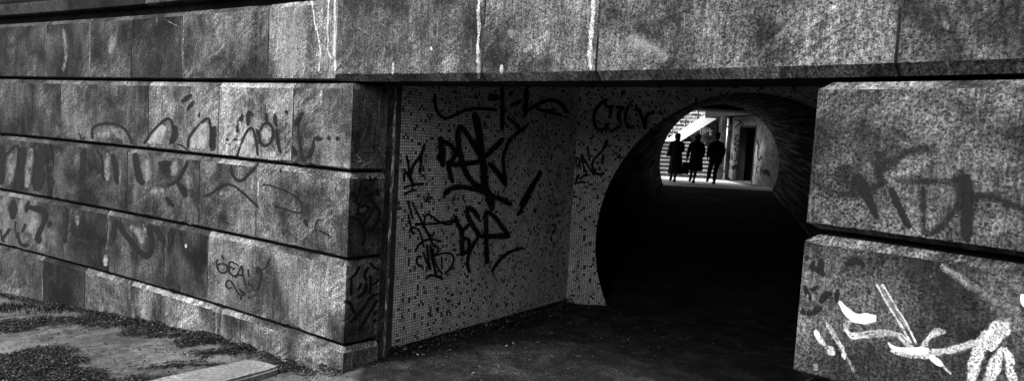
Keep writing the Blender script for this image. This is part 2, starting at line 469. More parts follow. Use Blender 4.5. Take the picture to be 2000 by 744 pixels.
# dark strip between jamb and tiles
gap = plane_wall('dark_gap', bead_b+Vector((0, .03)), tA+sn*.0+Vector((-.002, 0)), ZB-.4, RC, CONC, PIL, .1)
TE = empty('tiled_wall', (tB.x, tB.y, ZM), 'pale mosaic tiled end wall pierced by the round tunnel mouth', 'wall')
eT = unp(1460, 480, 8.66); cN = Vector((eT.x, 8.66, eT.z)); RN = 300/F*8.66
eF = unp(1405, 321, 22.6); cF = Vector((eF.x, 22.6, eF.z)); RF = 116/F*22.6
ZFF = unp(1400, 368, 22.6).z
pR = Vector((cN.x+2.6, 8.70))
ed = (pR-tB).normalized(); en = Vector((ed.y, -ed.x))
tc_ = (Vector((cN.x, cN.y))-tB).dot(ed)
cN2 = tB + ed*tc_
W = (pR-tB).length
def end_wall():
    V = []; Fc = []; U = []
    a0 = math.asin((ZM-.2-cN.z)/RN)
    angs = [a0 + (math.pi-2*a0)*i/96 for i in range(97)]
    zb = ZM-.2
    corners = [math.atan2(RC-cN.z, W-tc_), math.atan2(RC-cN.z, -tc_)]
    for c in corners:
        i = min(range(97), key=lambda q: abs(angs[q]-c)); angs[i] = c
    for th in (0, .14):
        for a in angs:
            cu, cz = tc_+RN*math.cos(a), cN.z+RN*math.sin(a)
            ts_ = []
            ca, sa = math.cos(a), math.sin(a)
            if ca > 1e-6: ts_.append((W-tc_)/ca)
            if ca < -1e-6: ts_.append(-tc_/ca)
            if sa > 1e-6: ts_.append((RC-cN.z)/sa)
            if sa < -1e-6: ts_.append((zb-cN.z)/sa)
            t = max(RN, min(ts_))
            for u, z in ((cu, cz), (tc_+t*ca, cN.z+t*sa)):
                q = tB+ed*u-en*th; V.append((q.x, q.y, z)); U.append((u, z))
    n = len(angs); Fs = []
    for i in range(n-1):
        Fs.append((2*i, 2*i+1, 2*i+3, 2*i+2)); b = 2*n
        Fs.append((b+2*i, b+2*i+2, b+2*i+3, b+2*i+1))
        Fs.append((2*i, 2*i+2, b+2*i+2, b+2*i))
    me = mesh('m', V, Fs, [[U[v] for v in f] for f in Fs])
    bm = bmesh.new(); bm.from_mesh(me); bmesh.ops.recalc_face_normals(bm, faces=bm.faces); bm.to_mesh(me); bm.free()
    return link('tile_panel', me, TILE, TE)
te = end_wall()
rA = PC+perp*.62
rw = empty('tiled_wall', (pR.x, pR.y, ZM), 'tiled side wall of the recess standing behind the stone pier', 'wall')
plane_wall('tile_panel', pR, rA+Vector((.35, .1)), -2.25, RC, TILE, rw)

# tunnel lining
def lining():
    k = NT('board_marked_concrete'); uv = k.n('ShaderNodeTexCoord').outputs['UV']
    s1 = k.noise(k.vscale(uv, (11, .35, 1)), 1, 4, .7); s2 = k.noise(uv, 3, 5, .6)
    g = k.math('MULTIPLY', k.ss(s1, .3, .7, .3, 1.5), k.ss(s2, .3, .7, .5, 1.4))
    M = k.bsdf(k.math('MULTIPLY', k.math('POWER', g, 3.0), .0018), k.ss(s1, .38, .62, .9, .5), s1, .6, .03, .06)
    V = []; U = []; Fc = []
    NA, NL = 72, 30
    for th in (0, .25):
        for j in range(NL+1):
            t = j/NL; c = cN.lerp(cF, t); r_ = RN+(RF-RN)*t + th
            c = Vector((c.x, c.y+.145*(1-t), c.z))
            for i in range(NA+1):
                a = -R(32) + (math.pi+2*R(32))*i/NA
                V.append((c.x+r_*math.cos(a), c.y, c.z+r_*math.sin(a))); U.append((a*r_, t*14))
    b = (NL+1)*(NA+1)
    for j in range(NL):
        for i in range(NA):
            q = j*(NA+1)+i; Fc.append((q, q+1, q+NA+2, q+NA+1)[::-1]); Fc.append((b+q, b+q+1, b+q+NA+2, b+q+NA+1))
    for i in range(NA):
        for jj in (0, NL):
            q = jj*(NA+1)+i; Fc.append((q, q+1, b+q+1, b+q))
    me = mesh('tunnel', V, Fc, [[U[v] for v in f] for f in Fc], smooth=False)
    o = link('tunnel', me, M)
    return tag(o, 'long dark round concrete tunnel leading to the bright courtyard', 'tunnel')
tun = lining()

# ---------------- ground
wallpoly = [wallpt(p) for p in range(-700, 2701, 45)]
soil_blobs = []   # (pixel x, pixel y, radius px x, radius px y, strength) surveyed on the ground
for q in [(40, 700, 120, 38, 1.25), (130, 738, 100, 22, 1.2), (60, 602, 110, 10, 1.1), (170, 606, 70, 9, 1.0), (275, 636, 48, 12, 1.2),
          (400, 666, 55, 13, 1.2), (215, 618, 60, 7, .9), (330, 652, 60, 5, .8), (470, 694, 40, 6, 1), (430, 702, 60, 6, .9), (250, 742, 90, 10, .8), (360, 722, 90, 5, .8), (30, 612, 60, 8, 1),
          (250, 720, 60, 7, .5), (560, 730, 60, 12, .6)]:
    g = unz(q[0], q[1], -2.25); gx = unz(q[0]+q[2], q[1], -2.25); gy = unz(q[0], q[1]-q[3], -2.25)
    soil_blobs.append((g, (gx-g).length, (gy-g).length, q[4]))
def gz(x, y):
    z = -2.2
    if x < -2.6: z -= .085*min(9.0, -2.6-x)
    inside = 0
    if -1.6 < x < 6:                      # the recess floor rises a little
        # signed distance behind the chord between corner and pier
        d = (PC-corner).normalized(); n = Vector((-d.y, d.x)); s = (Vector((x, y))-corner).dot(n)
        inside = max(0, min(1, (s+.6)/1.0))
    z += .14*inside*inside*(3-2*inside)
    return z
def soil(x, y):
    v = 0
    for g, ax, ay, st in soil_blobs:
        e = ((x-g.x)/ax)**2 + ((y-g.y)/ay)**2
        if e < 3: v = max(v, st*(1-e*.6))
    n = noise.noise(Vector((x*1.6, y*1.6, 3)))*.5 + noise.noise(Vector((x*5, y*5, 9)))*.32 + noise.noise(Vector((x*16, y*16, 1)))*.2
    return v + n
def lines(a, b, step, far):
    xs = []; x = a
    while x <= b: xs.append(x); x += step
    L = [a-far]; 
    for k in (far*.5, far*.2, far*.08, 8, 4, 2, 1, .5, .2): L.append(a-k)
    L += xs
    for k in (.2, .5, 1, 2, 4, 8, far*.08, far*.2, far*.5, far): L.append(b+k)
    return sorted(set(L))
gxs = lines(-9, 2.5, .045, 300); gys = lines(3.6, 9.2, .045, 300)
def ground():
    V = []; Fc = []; A = []
    for y in gys:
        for x in gxs:
            z = gz(x, y); s = soil(x, y) if -10 < x < 3.5 and 3 < y < 10 else 0
            d = noise.noise(Vector((x*3, y*3, 0)))*.008 + noise.noise(Vector((x*12, y*12, 5)))*.005
            if s > .45: d += min(.03, (s-.45)*.05) + noise.noise(Vector((x*30, y*30, 2)))*.008
            V.append((x, y, z+d)); A.append(s)
    nx = len(gxs)
    for j_ in range(len(gys)-1):
        for i in range(nx-1):
            q = j_*nx+i; Fc.append((q, q+1, q+nx+1, q+nx))
    me = mesh('ground', V, Fc, smooth=True)
    at = me.attributes.new('soil', 'FLOAT', 'POINT')
    at.data.foreach_set('value', A)
    at2 = me.attributes.new('asphalt', 'FLOAT', 'POINT')
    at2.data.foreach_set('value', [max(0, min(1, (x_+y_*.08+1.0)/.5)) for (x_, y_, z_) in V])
    k = NT('worn_paving'); ob = k.n('ShaderNodeTexCoord').outputs['Object']
    s = k.n('ShaderNodeAttribute', attribute_name='soil').outputs['Fac']
    g1 = k.noise(ob, 70, 4, .8); g2 = k.noise(ob, 9, 5, .7); g3 = k.noise(ob, 1.3, 4, .6, .6)
    m_ = k.ss(k.math('ADD', s, k.math('MULTIPLY', k.math('SUBTRACT', k.noise(ob, 7, 6, .8), .5), 3.0)), .38, .66)
    conc = k.math('MULTIPLY', k.math('MULTIPLY', k.ss(g1, .3, .7, .55, 1.5), k.ss(g2, .3, .7, .6, 1.35)), k.ss(g3, .3, .7, .045, .15))
    asp = k.n('ShaderNodeAttribute', attribute_name='asphalt').outputs['Fac']
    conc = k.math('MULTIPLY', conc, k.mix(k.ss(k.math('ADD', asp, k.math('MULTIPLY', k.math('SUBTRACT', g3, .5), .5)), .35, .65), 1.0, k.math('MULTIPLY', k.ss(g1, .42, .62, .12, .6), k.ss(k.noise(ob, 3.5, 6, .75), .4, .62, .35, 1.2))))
    # cracks
    vo = k.n('ShaderNodeTexVoronoi', feature='DISTANCE_TO_EDGE'); k.put(vo.inputs['Vector'], ob); vo.inputs['Scale'].default_value = 1.1
    va = k.n('ShaderNodeVectorMath', operation='ADD'); k.put(va.inputs[0], ob)
    nz = k.n('ShaderNodeTexNoise'); k.put(nz.inputs['Vector'], ob); nz.inputs['Scale'].default_value = 4; k.t.links.new(nz.outputs['Color'], va.inputs[1]); k.put(vo.inputs['Vector'], va.outputs[0])
    cr = k.ss(vo.outputs['Distance'], .004, .016, 1, 0)
    conc = k.mix(k.math('MULTIPLY', cr, .8), conc, .015)
    so = k.math('ADD', k.ss(g1, .42, .75, .003, .05), k.math('MULTIPLY', k.ss(k.noise(ob, 38, 3, .8), .62, .7), .16))
    col = k.mix(m_, conc, so)
    h = k.math('ADD', g1, k.math('MULTIPLY', g2, 1.5))
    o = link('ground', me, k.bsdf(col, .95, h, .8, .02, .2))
    return tag(o, 'cracked concrete paving with dark soil patches at the foot of the wall', None, None, 'structure')
GR = ground()

# floor of recess and tunnel: one ramped path
def path_floor():
    k = NT('dark_asphalt'); ob = k.n('ShaderNodeTexCoord').outputs['Object']
    g1 = k.noise(ob, 60, 4, .8); g3 = k.noise(ob, 1.7, 5, .65, .5)
    col = k.math('MULTIPLY', k.ss(g1, .3, .72, .5, 1.7), k.ss(g3, .35, .7, .012, .05))
    M = k.bsdf(col, .9, g1, .7, .012, .2)
    zs = [(8.55, ZM-.055), (8.9, ZM-.04), (15, None), (22.6, ZFF), (24.0, ZFF)]
    V = []; Fc = []
    for y, z in zs:
        t = (y-8.66)/(22.6-8.66); c = cN.lerp(cF, t)
        if z is None: z = ZM+(ZFF-ZM)*t
        V += [(c.x-2.6 if y < 8.7 else c.x-1.9, y, z), (c.x+1.9, y, z)]
    for i in range(len(zs)-1): Fc.append((2*i, 2*i+1, 2*i+3, 2*i+2))
    return tag(link('path', mesh('path', V, Fc), M), None, None, None, 'structure')
path_floor()

# ceiling of the recess and the mass above (road deck)
bm = bmesh.new()
cp = [bm.verts.new((p.x, p.y, RC)) for p in [wallpt(600)+Vector((.3, .5)), wallpt(1150)+Vector((.35, .45)), wallpt(2600)+Vector((.5, .3)), Vector((12, 3)), Vector((12, 9.0)), Vector((-1.5, 9.0))]]
f = bm.faces.new(cp); r = bmesh.ops.extrude_face_region(bm, geom=[f])
for v in r['geom']:
    if isinstance(v, bmesh.types.BMVert): v.co.z += .25
me = from_bm(bm, 'ceiling'); tag(link('ceiling', me, CONC), None, None, None, 'structure')
def slab_poly(name, pts, z0, z1, mat, kind='structure'):
    bm = bmesh.new(); vs = [bm.verts.new((p[0], p[1], z0)) for p in pts]; f = bm.faces.new(vs)
    r = bmesh.ops.extrude_face_region(bm, geom=[f])
    for v in r['geom']:
        if isinstance(v, bmesh.types.BMVert): v.co.z = z1
    return tag(link(name, from_bm(bm, name), mat), None, None, None, kind)
FN = insets(fpath)
front = [p - n*.62 for p, n in zip(fpath, FN)]
fl = [front[0], Vector((-40, 24.7)), Vector((16, 24.7)), Vector((16, 3)), Vector((front[-1].x+.3, front[-1].y))]
slab_poly('embankment_deck', list(reversed(front)) + [front[0]+Vector((-3, 3)), Vector((front[0].x, 22.9)), Vector((16, 22.9)), Vector((16, 1.5))], 1.45, 1.85, CONC)
bm = bmesh.new(); box(bm, 3, 16, 22.91, 24.7, 1.12, 1.85)
tag(link('deck_edge', from_bm(bm, 'deck_edge'), BLACKC), None, None, None, 'structure')
lf_ = [wallpt(p)-n*.45 for p, n in zip(range(-700, 560, 45), insets([wallpt(p) for p in range(-700, 560, 45)]))]
slab_poly('embankment', list(reversed(lf_)) + [Vector((lf_[0].x, 22.8)), Vector((cN.x-1.9, 22.8)), Vector((tB.x-.35, 9.3)), Vector((tB.x-.2, 8.7)), Vector((tA.x-.25, 6.9))], -3, 1.449, CONC)
bm = bmesh.new(); box(bm, 9.35, 16, 9.0, 22.6, -3, 1.449)
tag(link('embankment', from_bm(bm, 'emb'), CONC), None, None, None, 'structure')

# ---------------- courtyard beyond the tunnel
FY = 24.5
def upx(px, Y): 
    r_ = ray(px, hor(px)); return r_.x/r_.y*Y
ZC = unp(1350, 358, FY).z
XW = upx(1471, 26.6)
bm = bmesh.new(); box(bm, 3.6, XW+3, 22.62, 50, ZC-.3, ZC)
PAVE = simple('pale_paving', .45, .8, 6)
tag(link('courtyard_floor', from_bm(bm, 'court'), PAVE), None, None, None, 'structure')

bm = bmesh.new(); box(bm, upx(1424, 27.9), XW+3, 24.9, 31, ZC-.1, ZC+.005)  # dark strip standing in for the canopy's shade on the floor
tag(link('passage_floor_shade', from_bm(bm, 'pf'), simple('canopy_shade_concrete', .04, .13, 9)), None, None, None, 'structure')
# passage wall with door, running along Y at X = XW
PW = empty('passage_wall', (XW, 26, ZC), 'grey rendered wall with tags and a dark doorway, seen through the tunnel', 'wall')
yd0 = 24.72; yd1 = 26.45          # door jambs (near, far)
def ywall(px): # Y where sight line meets X = XW
    r_ = ray(px, hor(px)); return XW*r_.y/r_.x
yd1, yd0 = ywall(1444), ywall(1474)
zd = unp(1446, 249, yd1).z
yfar = 30.5
bm = bmesh.new()
for (a, b, z0, z1) in ((22.62, yd0, ZC, 1.449), (yd1, yfar, ZC, 1.449), (yd0, yd1, zd, 1.449)):
    box(bm, XW, XW+.25, a, b, z0, z1)
me = flat_tone(from_bm(bm, 'pw'), (.27, .5, .35)); pw = link('rendered_face', me, simple('rough_render', .07, .34, 7, bs=.5), PW)
bm = bmesh.new(); box(bm, XW+2.4, XW+2.44, yd0-.3, yd1+.3, ZC, zd+.3)
dr = link('door', from_bm(bm, 'dr'), simple('black_door_paint', .003, .012, 9, .8, .1), PW)
bm = bmesh.new(); box(bm, XW+2.36, XW+2.399, yd0+.1, yd0+.16, ZC+.95, ZC+1.08, .008)
link('handle', from_bm(bm, 'h'), STEEL, dr)
bm = bmesh.new(); box(bm, XW+.251, XW+2.45, yd0-.34, yd0-.301, ZC, zd+.3); box(bm, XW+.251, XW+2.45, yd1+.301, yd1+.34, ZC, zd+.3); box(bm, XW+.251, XW+2.45, yd0-.34, yd1+.34, zd+.301, zd+.34)  # deep lobby added so that the doorway stays dark
link('added_dark_lobby', from_bm(bm, 'lob'), BLACKC, PW)
bm = bmesh.new()
for a, b, z0, z1 in ((yd0-.05, yd0+.02, ZC, zd+.05), (yd1-.02, yd1+.05, ZC, zd+.05), (yd0+.02, yd1-.02, zd-.02, zd+.05)): box(bm, XW-.02, XW+.26, a, b, z0, z1)
link('door_frame', from_bm(bm, 'df'), simple('door_frame_paint', .008, .03, 10), PW)
# roof over the passage, its edge beam, column and pipe
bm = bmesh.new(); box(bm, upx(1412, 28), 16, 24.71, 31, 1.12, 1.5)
tag(link('canopy', from_bm(bm, 'can'), BLACKC), 'flat dark concrete canopy above the passage behind the tunnel', 'canopy')
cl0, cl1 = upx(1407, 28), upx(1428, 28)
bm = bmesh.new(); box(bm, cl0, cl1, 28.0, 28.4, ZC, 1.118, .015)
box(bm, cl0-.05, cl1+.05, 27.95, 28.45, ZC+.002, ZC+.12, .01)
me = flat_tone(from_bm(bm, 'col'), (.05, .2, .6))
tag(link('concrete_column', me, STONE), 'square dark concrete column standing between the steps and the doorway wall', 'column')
bm = bmesh.new()
px_ = upx(1419.5, 27.8)
bmesh.ops.create_cone(bm, cap_ends=True, segments=14, radius1=.045, radius2=.045, depth=2.44, matrix=Matrix.Translation((px_, 27.85, ZC+1.24)))
pe = from_bm(bm, 'pipe', True)
dp = empty('drain_pipe', (px_, 27.85, ZC), 'slim light grey drain pipe fixed to the dark column', 'pipe')
link('pipe', pe, STEEL, dp)
for zz in (.35, 1.2, 2.1):
    bm = bmesh.new(); bmesh.ops.create_cone(bm, cap_ends=True, segments=14, radius1=.058, radius2=.058, depth=.05, matrix=Matrix.Translation((px_, 27.85, ZC+zz)))
    box(bm, px_-.012, px_+.012, 27.88, 27.999, ZC+zz-.02, ZC+zz+.02)
    link('bracket', from_bm(bm, 'br'), IRON, dp)
# steps
ST = empty('stone_steps', (6.3, 28.3, ZC), 'flight of worn pale stone steps behind the walkers', 'stairs')
XS0, XS1 = 4.4, upx(1409, 28.6)
nst = 9; rise = .158; tread = .33
STEPF = simple('shaded_riser_stone', .04, .16, 8); STEPT = simple('lit_tread_stone', .18, .8, 12)  # same stone, risers darkened and treads lightened for light from above
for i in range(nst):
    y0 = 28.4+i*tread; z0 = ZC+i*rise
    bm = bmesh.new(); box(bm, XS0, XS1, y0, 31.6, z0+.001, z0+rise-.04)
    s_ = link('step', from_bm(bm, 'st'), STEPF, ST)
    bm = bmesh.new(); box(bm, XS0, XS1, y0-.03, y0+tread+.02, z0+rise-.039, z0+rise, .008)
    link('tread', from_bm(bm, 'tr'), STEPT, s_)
# diagonal parapet of the upper flight
YP = 31.65
PP = empty('stair_parapet', (6.5, YP, ZC), 'graffitied stair side wall with a broad white sloping coping rising to the right', 'wall')
A0, A1 = unp(1285, 302, YP), unp(1430, 211, YP)       # underside line of the coping
B0, B1 = unp(1285, 286, YP), unp(1430, 194, YP)
def prism(pts, y0, y1):
    bm = bmesh.new(); vs = [bm.verts.new((p[0], y0, p[1])) for p in pts]; f = bm.faces.new(vs)
    r = bmesh.ops.extrude_face_region(bm, geom=[f])
    for v in r['geom']:
        if isinstance(v, bmesh.types.BMVert): v.co.y = y1
    return bm
sl = (A1.z-A0.z)/(A1.x-A0.x)
me = from_bm(prism([(A0.x-1, ZC), (A1.x, ZC), (A1.x, A1.z), (A0.x-1, A0.z-sl)], YP, YP+.3), 'ppw'); flat_tone(me, (.16, .4, .5))
ppw = link('side_wall', me, STONE, PP)
me = from_bm(prism([(A0.x-1, A0.z-sl+.002), (A1.x, A1.z+.002), (B1.x, B1.z), (B0.x-1, B0.z-sl)], YP-.28, YP+.42), 'ppc')
ppc = link('coping', me, simple('whitewashed_coping', .75, .85, 5), PP)
# masonry wall further up
YB = 36
BW = empty('masonry_wall', (5.5, YB, ZC), 'dark coursed masonry wall with pale joints above the sloping coping', 'wall')
k = NT('coursed_masonry'); uv = k.n('ShaderNodeTexCoord').outputs['UV']
br = k.n('ShaderNodeTexBrick'); k.put(br.inputs['Vector'], uv); br.inputs['Scale'].default_value = 1
br.inputs['Brick Width'].default_value = .55; br.inputs['Row Height'].default_value = .19; br.inputs['Mortar Size'].default_value = .022
br.inputs['Color1'].default_value = (.02, .02, .02, 1); br.inputs['Color2'].default_value = (.3, .3, .3, 1); br.inputs['Mortar'].default_value = (.7, .7, .7, 1)
bwm = k.bsdf(k.math('MULTIPLY', br.outputs[0], k.ss(k.noise(uv, 5, 4, .7), .3, .7, .3, 1.4)), .9)
bm = bmesh.new(); box(bm, 2.5, 12, YB, YB+.3, ZC, 2.3); link('wall_face', from_bm(bm, 'bw'), bwm, BW)
# upper railing in front of masonry
RLG = empty('metal_railing', (5.5, 35, 1), 'thin dark metal railing in front of the coursed masonry wall', 'railing')
for zz in (1.05, 1.35, 1.65):
    bm = bmesh.new(); box(bm, 4, 9.2, 34.98, 35.02, zz, zz+.035); link('rail', from_bm(bm, 'rl'), IRON, RLG)
for i in range(9):
    xx = 4.1+i*.6; bm = bmesh.new(); box(bm, xx, xx+.04, 34.975, 35.025, .4, 1.7); link('post', from_bm(bm, 'po'), IRON, RLG)
# side and back of courtyard
bm = bmesh.new(); box(bm, 3.2, 3.6, 24.8, 40, ZC, 1.3)
me = flat_tone(from_bm(bm, 'cw'), (.3, .4, .5)); tag(link('courtyard_wall', me, STONE), 'plain stone side wall of the courtyard left of the steps', 'wall')
bm = bmesh.new(); box(bm, upx(1409, yfar), XW+.25, yfar, yfar+.3, ZC, 1.118)
me = flat_tone(from_bm(bm, 'pbw'), (.06, .2, .6)); tag(link('passage_end_wall', me, STONE), 'dark wall closing the passage behind the column', 'wall')
# retaining mass under the upper level
bm = bmesh.new(); box(bm, 3.6, 12, 31.96, 35.99, ZC-.1, ZC+nst*rise-.01); tag(link('upper_terrace', from_bm(bm, 'ut'), PAVE), None, None, None, 'structure')

# ---------------- kerb slab at the foot of the wall
kA, kB = unz(490, 698, -2.135), unz(546, 716, -2.135)
kfa, kne = unz(270, 744, -2.135), unz(442, 744, -2.135)
fd = (kfa-kA).normalized(); nd = (kne-kB).normalized()
bm = bmesh.new(); mid = (kA+kB)/2; out = ((mid-kfa).normalized())*.035
pts = [kA+fd*2.6, kA+fd*.12, kA+fd*.02+(kB-kA)*.02, kA+(kB-kA)*.25+out*.7, kA+(kB-kA)*.5+out, kA+(kB-kA)*.78+out*.8, kB-(kB-kA)*.04, kB+nd*.1, kB+nd*2.6]
vs = [bm.verts.new((p.x, p.y, -2.29)) for p in pts]; f = bm.faces.new(vs); r = bmesh.ops.extrude_face_region(bm, geom=[f])
tv = [v for v in r['geom'] if isinstance(v, bmesh.types.BMVert)]
for v in tv: v.co.z = -2.135
te_ = [e for e in bm.edges if e.verts[0] in tv and e.verts[1] in tv]
bmesh.ops.bevel(bm, geom=te_, offset=.02, segments=3, affect='EDGES')
bmesh.ops.subdivide_edges(bm, edges=[e for e in bm.edges if e.calc_length() > .3], cuts=60, use_grid_fill=False)
for v in bm.verts:
    if v.co.z > -2.2:
        c = noise.noise(v.co*7); v.co += Vector((c, noise.noise(v.co*11+Vector((3, 3, 3))), -abs(c)))*.012
tag(link('kerb_stone', from_bm(bm, 'kerb'), SLAB), 'pale kerb slab with rounded end lying on the paving below the SEAN tag', 'kerb')

# ---------------- litter
def litter():
    V = []; Fc = []
    def leaf(x, y, s, lift=0):
        s2 = soil(x, y); z = gz(x, y)+.014+lift+(min(.03, max(0, s2-.45)*.05)+.006 if s2 > .45 else 0); a = rnd.random()*6.28; t = rnd.uniform(-.6, .6); b = rnd.uniform(-.6, .6)
        m_ = Matrix.Rotation(a, 3, 'Z') @ Matrix.Rotation(t, 3, 'X') @ Matrix.Rotation(b, 3, 'Y')
        i = len(V)
        for p in ((-1, 0, 0), (-.2, -.5, .15), (1, 0, 0), (-.2, .5, .15), (.1, 0, -.12)):
            V.append(Vector((x, y, z)) + m_ @ (Vector(p)*s))
        Fc.extend([(i, i+1, i+4), (i+1, i+2, i+4), (i+2, i+3, i+4), (i+3, i, i+4)])
    n = 0
    while n < 32000:
        x = rnd.uniform(-7.5, -.8); y = rnd.uniform(4.3, 9.0); s = soil(x, y)
        w = s-.35 if s > .35 else .012
        if rnd.random() < w: leaf(x, y, rnd.uniform(.005, .012)*(2 if rnd.random() < .12 else 1)); n += 1
    # drift along foot of the left wall and of the tiled wall
    for i in range(len(lwall)-1):
        a, b = lwall[i], lwall[i+1]; 
        if b.x < -9: continue
        d = (b-a).normalized(); nn = Vector((d.y, -d.x))
        for q in range(int((b-a).length*700)):
            t = rnd.random(); p = a.lerp(b, t)+nn*abs(rnd.gauss(0, .07)); leaf(p.x, p.y, rnd.uniform(.006, .02), rnd.random()*.03)
    for q in range(4200):
        t = rnd.random(); p = tA.lerp(tB, t)+sn*abs(rnd.gauss(0, .1 if q % 3 else .9)); leaf(p.x, p.y, rnd.uniform(.008, .022), rnd.random()*.04)
    return mesh('litter', V, Fc)
lf = litter()
k = NT('dead_leaves'); ri = k.n('ShaderNodeNewGeometry').outputs['Random Per Island']
LEAF = k.bsdf(k.math('ADD', k.math('MULTIPLY', k.math('POWER', ri, 9), .22), .005), .8)
tag(link('leaf_litter', lf, LEAF), 'small dark dead leaves and crumbs drifted on the paving', 'litter', None, 'stuff')

# low moss cushions at the wall's foot
def moss():
    V = []; Fc = []
    for (px, py, n, sp) in ((272, 630, 900, .16), (400, 664, 900, .16), (20, 596, 600, .25), (120, 600, 500, .25), (210, 614, 300, .2)):
        c = unz(px, py, gz(unz(px, py, -2.25).x, 5))
        for i in range(n):
            x, y = c.x+rnd.gauss(0, sp), c.y+rnd.gauss(0, sp*.45)
            z = gz(x, y); h = rnd.uniform(.02, .09)*math.exp(-((x-c.x)/sp)**2*.4); a = rnd.random()*6.28; w = rnd.uniform(.003, .008)
            dx, dy = math.cos(a)*w, math.sin(a)*w; i0 = len(V)
            V.extend([(x-dx, y-dy, z), (x+dx, y+dy, z), (x+rnd.gauss(0, .015), y+rnd.gauss(0, .015), z+h+.01)]); Fc.append((i0, i0+1, i0+2))
    return mesh('moss', V, Fc)
tag(link('moss', moss(), simple('dark_moss', .01, .05, 30)), 'dark moss and weed tufts at the foot of the stone wall', 'moss', None, 'stuff')

# ---------------- people
def loft(rings, seg=28, fold=0, seed=0, caps=True):
    bm = bmesh.new(); rr = []
    for (x, y, z, rx, ry) in rings:
        row = []
        for i in range(seg):
            a = 2*math.pi*i/seg
            w = 1+fold*(math.sin(a*5+seed)+.6*math.sin(a*9+seed*2))*max(0, min(1, (1.25-z)/1.0))
            row.append(bm.verts.new((x+rx*math.cos(a)*w, y+ry*math.sin(a)*w, z)))
        rr.append(row)
    for a, b in zip(rr, rr[1:]):
        for i in range(seg): bm.faces.new((a[i], a[(i+1) % seg], b[(i+1) % seg], b[i]))
    if caps: bm.faces.new(rr[0]); bm.faces.new(rr[-1])
    return bm
def skin_mesh(name, joints, edges, root=0, sub=2):
    me = bpy.data.meshes.new(name); me.from_pydata([j[0] for j in joints], edges, [])
    o = bpy.data.objects.new(name, me); COL.objects.link(o)
    md = o.modifiers.new('skin', 'SKIN'); md.use_smooth_shade = True
    for i, j in enumerate(joints):
        me.skin_vertices[0].data[i].radius = (j[1], j[2] if len(j) > 2 else j[1])
    me.skin_vertices[0].data[root].use_root = True
    s = o.modifiers.new('sub', 'SUBSURF'); s.levels = sub; s.render_levels = sub
    dg = bpy.context.evaluated_depsgraph_get(); dg.update()
    ev = bpy.data.meshes.new_from_object(o.evaluated_get(dg))
    bpy.data.objects.remove(o)
    for p in ev.polygons: p.use_smooth = True
    return ev
